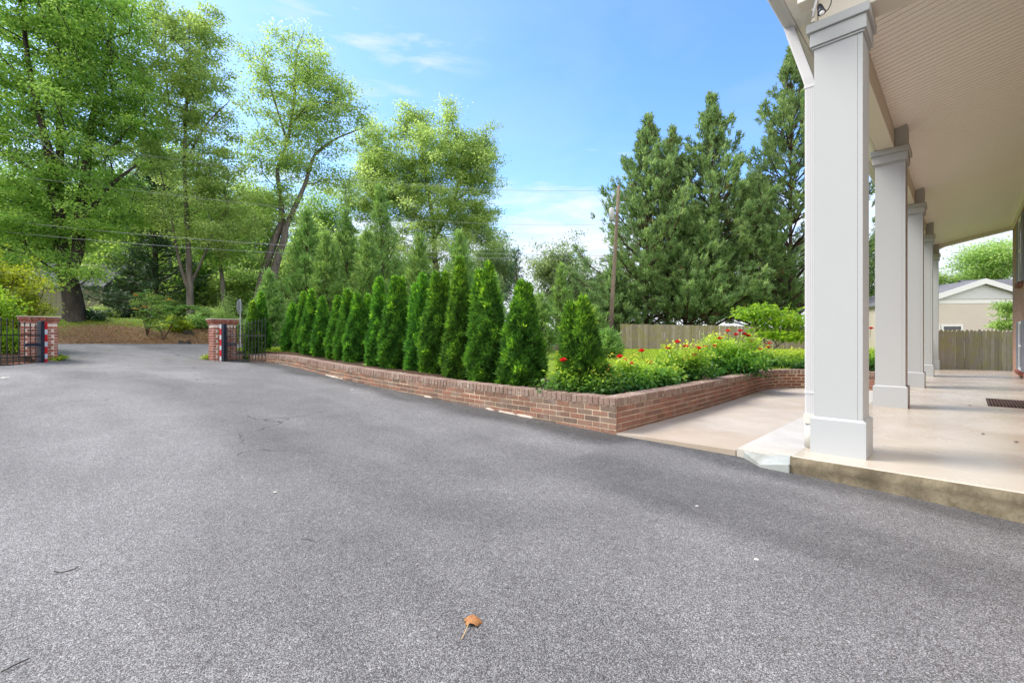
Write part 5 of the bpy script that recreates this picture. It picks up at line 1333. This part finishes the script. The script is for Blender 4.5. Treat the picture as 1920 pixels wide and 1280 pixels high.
# ------------------------------------------------------------------ bushes, saplings, stumps
c = P(10, 640, 12.6); c[2] = gz(c[0], c[1])
shrub('gold_bush', 'big golden-green rounded bush behind the left gate pier', 'bush', c, [blob(5, 535, 50, 48, 12.6), blob(50, 555, 34, 36, 12.4), blob(-50, 530, 60, 60, 12.8), blob(25, 595, 50, 40, 12.8), blob(78, 580, 18, 18, 12.6)], 230, 90, .085, .22, M['f_yellow'], M['bark_brown'], 401, None, .5, .02, .75, 7)
c = P(-2, 660, 11.2); c[2] = gz(c[0], c[1])
shrub('green_bush', 'fresh green bush behind the bars at the left edge', 'bush', c, [blob(0, 590, 26, 40, 11.2), blob(8, 640, 34, 34, 11.2), blob(-40, 600, 40, 60, 11.2)], 110, 80, .075, .18, M['f_lime'], M['bark_brown'], 402, None, .5, .012, .75, 6)
c = P(40, 665, 11.6); c[2] = gz(c[0], c[1])
shrub('low_shrub', 'low dark green shrub behind the bars of the left gate', 'bush', c, [blob(40, 645, 30, 22, 11.6), blob(65, 650, 20, 18, 11.8)], 60, 70, .07, .16, M['f_rose'], M['bark_brown'], 403, None, .5, .01, .75, 5)
def pinnate(name, label, base, stems, seed, droop, dry=0.0, leafl=.34):
    """sapling whose leaves are feathers of small leaflets"""
    g = np.random.default_rng(seed); root = thing(name, label, 'sapling', base); base = np.asarray(base, float)
    m = MB(); C, D, N, Rr = [], [], [], []
    for st in stems:
        st = [np.asarray(p, float) for p in st]; L = len(st)
        m.tube([p - base for p in st], [.022 - .016 * i / (L - 1) for i in range(L)], 6)
        for k in range(int(15)):
            f = .35 + .65 * (k + g.random()) / 15; q = f * (L - 1); j = min(int(q), L - 2); o = st[j] + (st[j + 1] - st[j]) * (q - j)
            a = g.random() * 6.28; d = unit(np.array([math.cos(a), math.sin(a), .35 + .5 * g.random()])); ll = leafl * g.uniform(.7, 1.3); isdry = g.random() < dry
            pts = []
            for s in range(9):
                u = s / 8; pts.append(o + d * ll * u + np.array([0, 0, -droop * ll * u * u]))
            for s in range(1, 9):
                ax = unit(pts[s] - pts[s - 1]); sd = unit(np.cross(ax, np.array([0, 0, 1.0])))
                for sg_ in (-1, 1):
                    for rep in range(2):
                        C.append(pts[s] - (pts[s] - pts[s - 1]) * .5 * rep); D.append(unit(sd * sg_ + ax * .35 - np.array([0, 0, .2]) + g.standard_normal(3) * .12)); N.append(unit(np.array([0, 0, 1.0]) + g.standard_normal(3) * .3)); Rr.append(1.0 if isdry else g.random() * .9)
    m.build('stems', M['bark_brown'], root, True)
    C = np.array(C); leaf_mesh('leaves', C, np.array(D), np.array(N), leafl * .30 * g.uniform(.7, 1.2, len(C)), leafl * .13, np.array(Rr), M['f_fern'], root)
Zs = 20.3
def pb(px, Zq):
    c = P(px, 640, Zq); c[2] = gz(c[0], c[1]); return c
b = pb(276, Zs)
pinnate('mimosa_sapling', 'feathery sapling with some withered orange leaves on the street bank', b, [[b, P(277, 610, Zs), P(280, 585, Zs), P(292, 552, Zs)], [b, P(272, 600, Zs), P(262, 565, Zs), P(250, 548, Zs)], [b, P(284, 600, Zs), P(300, 580, Zs), P(316, 560, Zs)], [b, P(276, 595, Zs), P(275, 565, Zs), P(270, 545, Zs)], [b, P(270, 606, Zs), P(266, 590, Zs), P(260, 578, Zs)]], 411, .35, .12)
b = pb(306, Zs)
pinnate('mimosa_sapling', 'wide feathery sapling spreading flat in front of the pale-barked trunk', b, [[b, P(318, 618, Zs), P(332, 592, Zs), P(352, 580, Zs)], [b, P(302, 622, Zs), P(296, 606, Zs), P(290, 592, Zs)], [b, P(320, 612, Zs), P(330, 584, Zs), P(322, 578, Zs)], [P(332, 592, Zs), P(355, 578, Zs), P(375, 582, Zs), P(392, 594, Zs)], [P(332, 592, Zs), P(345, 576, Zs), P(362, 577, Zs)]], 412, .45, .0, .5)
BS = [(190, 596, 24, 20, 25, 'f_light', 'bright low bush right of the olive shed'), (235, 594, 30, 22, 26, 'f_pine', 'dark low bush under the dense pine'), (395, 596, 26, 22, 24.5, 'f_light', 'leafy undergrowth bush just left of the right-hand pier'), (370, 604, 16, 12, 23, 'f_fern', 'small fresh green weed clump at the pale trunk foot'), (330, 606, 16, 8, 21.8, 'f_grass', 'grassy clump left of the tree stump'), (172, 600, 14, 14, 21, 'f_pine', 'dark little shrub at the root of the forked tree'), (300, 575, 40, 26, 26, 'f_light', 'yellowish bush behind the feathery sapling'), (430, 585, 30, 24, 22, 'f_light', 'undergrowth bush behind the right-hand gate'), (515, 600, 24, 30, 19, 'f_light', 'pale bush between the gate and the row of arborvitae')]
for i, (px, py, rx, ry, Zc, mf, lab) in enumerate(BS):
    c = pb(px, Zc); top = CZ + (HOR - py + ry) / F * Zc; hh = max(.3, top - c[2]); r = rx / F * Zc
    shrub('wild_bush', lab, 'bush', c, [(c[0], c[1], c[2] + hh * .5, r, r * .8, hh * .5), (c[0] + r * .5, c[1], c[2] + hh * .35, r * .6, r * .6, hh * .35)], 50, 60, .11, .25, M[mf], M['bark_brown'], 420 + i, 'wild bushes under the trees', .5, .01, .7, 4)
c = pb(1880, 17.3)
c = P(1892, 640, 19); c[2] = -.1
shrub('magnolia_shrub', 'glossy two-tiered shrub against the beige siding, beside the brick wall', 'shrub', c, [blob(1893, 575, 20, 9, 19), blob(1880, 588, 24, 6, 19), blob(1890, 606, 24, 10, 19), blob(1896, 625, 14, 10, 19)], 50, 50, .13, .2, M['f_light'], M['bark_brown'], 440, None, .45, .014, .5, 3)
def stump(label, px, Zq, r, h, seed):
    g = np.random.default_rng(seed); c = pb(px, Zq); root = thing('tree_stump', label, 'stump', c)
    n = 22; vs = []; fs = []
    ph = g.random(3) * 6
    lv = [(-.1, 1.6), (.06 * h, 1.35), (.35 * h, 1.05), (h, .92), (h * .82, .5)]
    for (z, k) in lv:
        for j in range(n):
            a = 2 * math.pi * j / n; w = 1 + .22 * (k > 1) * math.sin(4 * a + ph[0]) + .10 * math.sin(7 * a + ph[1])
            vs.append((r * k * w * math.cos(a), r * k * w * math.sin(a), z + (h * .16 * math.sin(2 * a + ph[2]) if k < 1 else 0)))
    for i in range(len(lv) - 1):
        for j in range(n): fs.append((i * n + j, i * n + (j + 1) % n, (i + 1) * n + (j + 1) % n, (i + 1) * n + j))
    fs.append(tuple((len(lv) - 1) * n + j for j in range(n)))
    m = MB(); m.add(vs, fs, .5); m.build('stump_wood', M['bark_dark'], root, True)
stump('dark rotten stump on the bank edge left of the right-hand pier', 346, 20.0, .22, .26, 1)
stump('small grey stump just below the pale-barked trunk', 352, 21.7, .18, .16, 2)

# ------------------------------------------------------------------ ground cover
g = np.random.default_rng(77)
def blades(name, n, fx, mat, L, W, lay, rfun=None):
    x, y = fx(n); z = ground(x, y); C = np.stack([x, y, z + .0], 1)
    a = g.random(len(x)) * 6.283; e = g.uniform(*lay, len(x))
    D = np.stack([np.cos(a) * np.cos(e), np.sin(a) * np.cos(e), np.sin(e)], 1)
    N = unit(np.stack([-np.cos(a) * np.sin(e), -np.sin(a) * np.sin(e), np.cos(e)], 1) + g.standard_normal((len(x), 3)) * .3)
    r = g.random(len(x)) if rfun is None else rfun(x, y)
    C[:, 2] += .01
    o = leaf_mesh(name, C, D, N, L * g.uniform(.5, 1.4, len(x)), W, r, mat); o['kind'] = 'stuff'; return o
def bank_xy(n):
    s = g.uniform(-8, 16, n); q = 24.5 + 8.5 * g.random(n) ** 1.1; p = an(0, 0); return AX * s - AY * q, AY * s + AX * q
def bank_r(x, y):
    q, s = qs(x, y); w = np.sin(x * 1.3) * np.sin(y * 1.1 + 1) * .8 + g.normal(0, .5, len(x))
    grass = (q + w * 1.3 - .22 * np.clip(s - 2, 0, 4)) > 27.0
    return np.where(grass, .66 + .34 * g.random(len(x)), .62 * g.random(len(x)))
blades('bank_litter', 60000, bank_xy, M['f_bank'], .14, .022, (.02, .9), bank_r)
def lawn_xy(n):
    px = g.uniform(1040, 1480, n); Zq = g.uniform(9.5, 31, n); x = (px - 960) / F * Zq
    ok = in_poly(x, Zq, YARD); return x[ok], Zq[ok]
blades('lawn_grass', 60000, lawn_xy, M['f_grass'], .07, .016, (.7, 1.5))
def gate_xy(n):
    px = g.uniform(440, 560, n); Zq = g.uniform(12.3, 17, n); x = (px - 960) / F * Zq; ok = in_poly(x, Zq, YARD); return x[ok], Zq[ok]
blades('verge_grass', 9000, gate_xy, M['f_grass'], .09, .014, (.6, 1.5))
# weeds at the pier feet
for (px, py, Zq, lab) in ((112, 676, 10.9, 'pale weed tuft at the foot of the wider left pier'), (391, 676, 12.5, 'small weed tuft at the foot of the right-hand pier')):
    c = P(px, 640, Zq); c[2] = float(hdrive(c[0], c[1])); 
    shrub('weed_tuft', lab, 'weed', c, [(c[0], c[1], c[2] + .06, .16, .16, .07)], 16, 22, .07, .05, M['f_grass'], M['stem'], 450 + px, 'weeds at the pier feet', .3, .003, .6, 3)

# ------------------------------------------------------------------ small things on the asphalt
def on_drive(px, py):
    Zq = 3.0
    for _ in range(60):
        x = (px - 960) / F * Zq; z = float(hdrive(x, Zq)); Zq = .5 * Zq + .5 * (CZ - z) * F / (py - HOR)
    return np.array([(px - 960) / F * Zq, Zq, float(hdrive((px - 960) / F * Zq, Zq))])
lc = on_drive(886, 1170); lf = thing('fallen_leaf', 'curled orange-brown fallen leaf with a long stem on the asphalt', 'leaf', lc + np.array([0, 0, .004]))
bm = bmesh.new(); n = 28; rows = []
for k in range(6):
    f = k / 5; row = []
    for j in range(n):
        a = 2 * math.pi * j / n; lob = .58 + .34 * abs(math.cos(2.5 * (a - .25))) ** 1.3 + .08 * math.sin(11 * a) + .16 * math.exp(-(((a + 3.14) % 6.283 - 3.0) / .5) ** 2)
        x = .040 * f * lob * math.cos(a); y = .034 * f * lob * math.sin(a); row.append(bm.verts.new((x, y, .016 - 9 * x * x - 5 * y * y + .004 * math.sin(60 * x + 2) * f + .003 * math.sin(90 * y))))
    rows.append(row)
for k in range(5):
    for j in range(n):
        bm.faces.new((rows[k][j], rows[k][(j + 1) % n], rows[k + 1][(j + 1) % n], rows[k + 1][j])) if k > 0 or True else None
bmesh.ops.remove_doubles(bm, verts=bm.verts, dist=1e-6)
me = bpy.data.meshes.new('blade'); bm.to_mesh(me); bm.free()
M['dryleaf'] = plain('dry_leaf', (.40, .185, .07), .7, .2, var=.5, sc=90, bump=.4)
lo = link('blade', me, M['dryleaf'], lf, True); md = lo.modifiers.new('thick', 'SOLIDIFY'); md.thickness = .0008
m = MB(); m.tube([(-.012, -.018, .014), (-.018, -.045, .012), (-.026, -.075, .006), (-.032, -.098, .003)], [.0022, .0019, .0018, .0016], 6); m.build('stem', M['f_dead'] if False else plain('leaf_stem', (.55, .38, .18), .7), lf, True)
def twig(label, pxs, r):
    pts = [on_drive(*p) for p in pxs]; o0 = pts[0]; m = MB(); m.tube([p - o0 + np.array([0, 0, r + .003]) for p in pts], r, 6); o = m.build('twig', M['bark_dark'], None, True); o.location = tuple(o0); tag(o, label, 'twig')
twig('thin curved dark twig on the left side of the asphalt', [(101, 1072), (112, 1075), (128, 1072), (140, 1068), (147, 1063)], .0022)
twig('straight thin twig at the bottom left of the asphalt', [(2, 1262), (25, 1250), (55, 1236)], .0022)
M['chip'] = plain('pale_debris', (.55, .53, .48), .9)
dbl = [('white crumb of mortar near the slab corner on the asphalt', 1516, 884, .030), ('pale sliver lying on the far asphalt beside the left gate', 10, 709, .05), ('pale flake on the asphalt before the right side of the drive', 1418, 1050, .012), ('tiny pale flake in the middle of the asphalt', 516, 923, .010), ('pale speck on the far drive before the wall', 660, 731, .02), ('small white crumb below the pad edge', 1306, 949, .008)]
for i, (lab, px, py, r) in enumerate(dbl):
    c = on_drive(px, py); m = MB(); n = 7; gg = np.random.default_rng(i)
    vs = [(r * gg.uniform(.6, 1.3) * math.cos(6.283 * k / n) * 1.6, r * gg.uniform(.6, 1.2) * math.sin(6.283 * k / n), 0.0) for k in range(n)]
    vs += [(x * .7, y * .7, r * .35 * gg.uniform(.6, 1.2)) for x, y, z in vs]
    m.add(vs, [tuple(range(n))[::-1], tuple(range(n, 2 * n))] + [(k, (k + 1) % n, n + (k + 1) % n, n + k) for k in range(n)]); o = m.build('pale_chip', M['chip']); o.location = (c[0], c[1], c[2] + .004); tag(o, lab, 'debris')
for i, (px, py, lab) in enumerate(((1843, 814, 'dark curled leaf scrap on the porch floor'), (1905, 829, 'darker leaf scrap at the right edge of the porch floor'), (1818, 760, 'small dark crumb on the porch floor before the door mat'))):
    Zq = F * 1.0 / (py - HOR); m = MB(); gg = np.random.default_rng(50 + i); r = .016
    vs = [(r * gg.uniform(.5, 1.4) * math.cos(1.05 * k) * 1.5, r * gg.uniform(.4, 1) * math.sin(1.05 * k), .002 + .006 * gg.random()) for k in range(6)] + [(0, 0, .012)]
    m.add(vs, [(k, (k + 1) % 6, 6) for k in range(6)] + [tuple(range(6))[::-1]]); o = m.build('leaf_scrap', M['bark_dark']); p = P(px, py, Zq); o.location = (p[0], p[1], .101); tag(o, lab, 'leaf')

# ------------------------------------------------------------------ sky, sun, camera
SUN_EL, SUN_AZ = R(50), math.atan2(-.90, .27)      # azimuth measured from +y toward +x
wld = bpy.data.worlds.new('World'); S.world = wld; wld.use_nodes = True
nt = wld.node_tree; nt.nodes.clear()
wo = nt.nodes.new('ShaderNodeOutputWorld'); bg = nt.nodes.new('ShaderNodeBackground'); sky = nt.nodes.new('ShaderNodeTexSky')
sky.sky_type = 'NISHITA'; sky.sun_disc = False; sky.sun_elevation = SUN_EL; sky.sun_rotation = SUN_AZ; sky.air_density = 1.0; sky.dust_density = .6; sky.ozone_density = 2.2
class WN(NT):
    def __init__(s): s.t = nt
w_ = WN()
tc = w_.n('TexCoord').outputs['Generated']
sp3 = w_.n('SeparateXYZ'); w_.l(tc, sp3.inputs[0]); zz = w_.math('MAXIMUM', sp3.outputs[2], .02)
dv = w_.n('VectorMath', operation='DIVIDE'); w_.l(tc, dv.inputs[0]); cb = w_.n('CombineXYZ')
for k in range(3): w_.l(zz, cb.inputs[k])
w_.l(cb.outputs[0], dv.inputs[1])
n1 = w_.noise(dv.outputs[0], 1.5, 7, .58, .4)
wm = w_.vscale(tc, (4, 4, 19)); n2 = w_.noise(wm, 2.0, 6, .55, .3)
def spot(px, py, sharp):
    d = unit(P(px, py, 1.0) - np.array([0, 0, CZ])); dp = w_.n('VectorMath', operation='DOT_PRODUCT'); w_.l(tc, dp.inputs[0]); dp.inputs[1].default_value = tuple(d)
    return w_.math('POWER', w_.math('MAXIMUM', dp.outputs['Value'], 0.0), sharp)
wisp = w_.math('MULTIPLY', w_.ramp(n2, [(.50, (0, 0, 0)), (.78, (1, 1, 1))]), w_.math('MAXIMUM', spot(650, 60, 90.0), w_.math('MAXIMUM', spot(780, 95, 220.0), w_.math('MULTIPLY', spot(400, 350, 12.0), .7))))
low = w_.math('ADD', w_.math('MULTIPLY', sp3.outputs[2], -1.0), w_.math('MULTIPLY_ADD', n2, .34, .155))
lowc = w_.math('MULTIPLY', low, 7.0, clamp=True)
veil = w_.math('MULTIPLY', w_.ramp(n1, [(.45, (0, 0, 0)), (.8, (1, 1, 1))]), .12)
cl_ = w_.math('MAXIMUM', w_.math('MULTIPLY', wisp, .75), w_.math('MAXIMUM', w_.math('MULTIPLY', lowc, .92), veil))
cl_ = w_.math('MINIMUM', cl_, 1.0)
hs_ = w_.n('HueSaturation'); hs_.inputs['Saturation'].default_value = 1.22; hs_.inputs['Hue'].default_value = .508; w_.l(sky.outputs[0], hs_.inputs['Color'])
mxs = w_.mix(cl_, hs_.outputs[0], (2.75, 2.85, 3.15))
# unseen white clouds behind the camera, added to front-light the scene neutrally
bk = w_.math('ADD', w_.math('MULTIPLY_ADD', sp3.outputs[1], -1.0, -.02), w_.math('MULTIPLY_ADD', n1, .9, -.42))
bk = w_.math('MULTIPLY', w_.math('MULTIPLY', bk, 3.0, clamp=True), .92)
mxs = w_.mix(bk, mxs, (6.0, 5.95, 5.8))
nt.links.new(mxs, bg.inputs[0]); bg.inputs[1].default_value = .145
nt.links.new(bg.outputs[0], wo.inputs[0])
sd = bpy.data.lights.new('sun', 'SUN'); sd.energy = 2.0; sd.angle = R(26); sd.color = (1.0, .95, .87)
so = bpy.data.objects.new('sun', sd); COL.objects.link(so)
sv = Vector((math.sin(SUN_AZ) * math.cos(SUN_EL), math.cos(SUN_AZ) * math.cos(SUN_EL), math.sin(SUN_EL)))
so.rotation_euler = sv.to_track_quat('Z', 'Y').to_euler(); so.location = (0, 0, 30)
cam = bpy.data.cameras.new('camera'); cam.lens = 16.0; cam.sensor_width = 36.0; cam.sensor_fit = 'HORIZONTAL'; cam.clip_start = .05; cam.clip_end = 4000
cam.shift_y = -(640 - HOR) / 1920
co = bpy.data.objects.new('camera', cam); COL.objects.link(co); co.location = (0, 0, CZ); co.rotation_euler = (R(90), 0, 0); S.camera = co
S.cycles.diffuse_bounces = 8; S.cycles.max_bounces = 16
S.view_settings.view_transform = 'Standard'; S.view_settings.look = 'None'; S.view_settings.gamma = 1.0; S.view_settings.exposure = 1.38
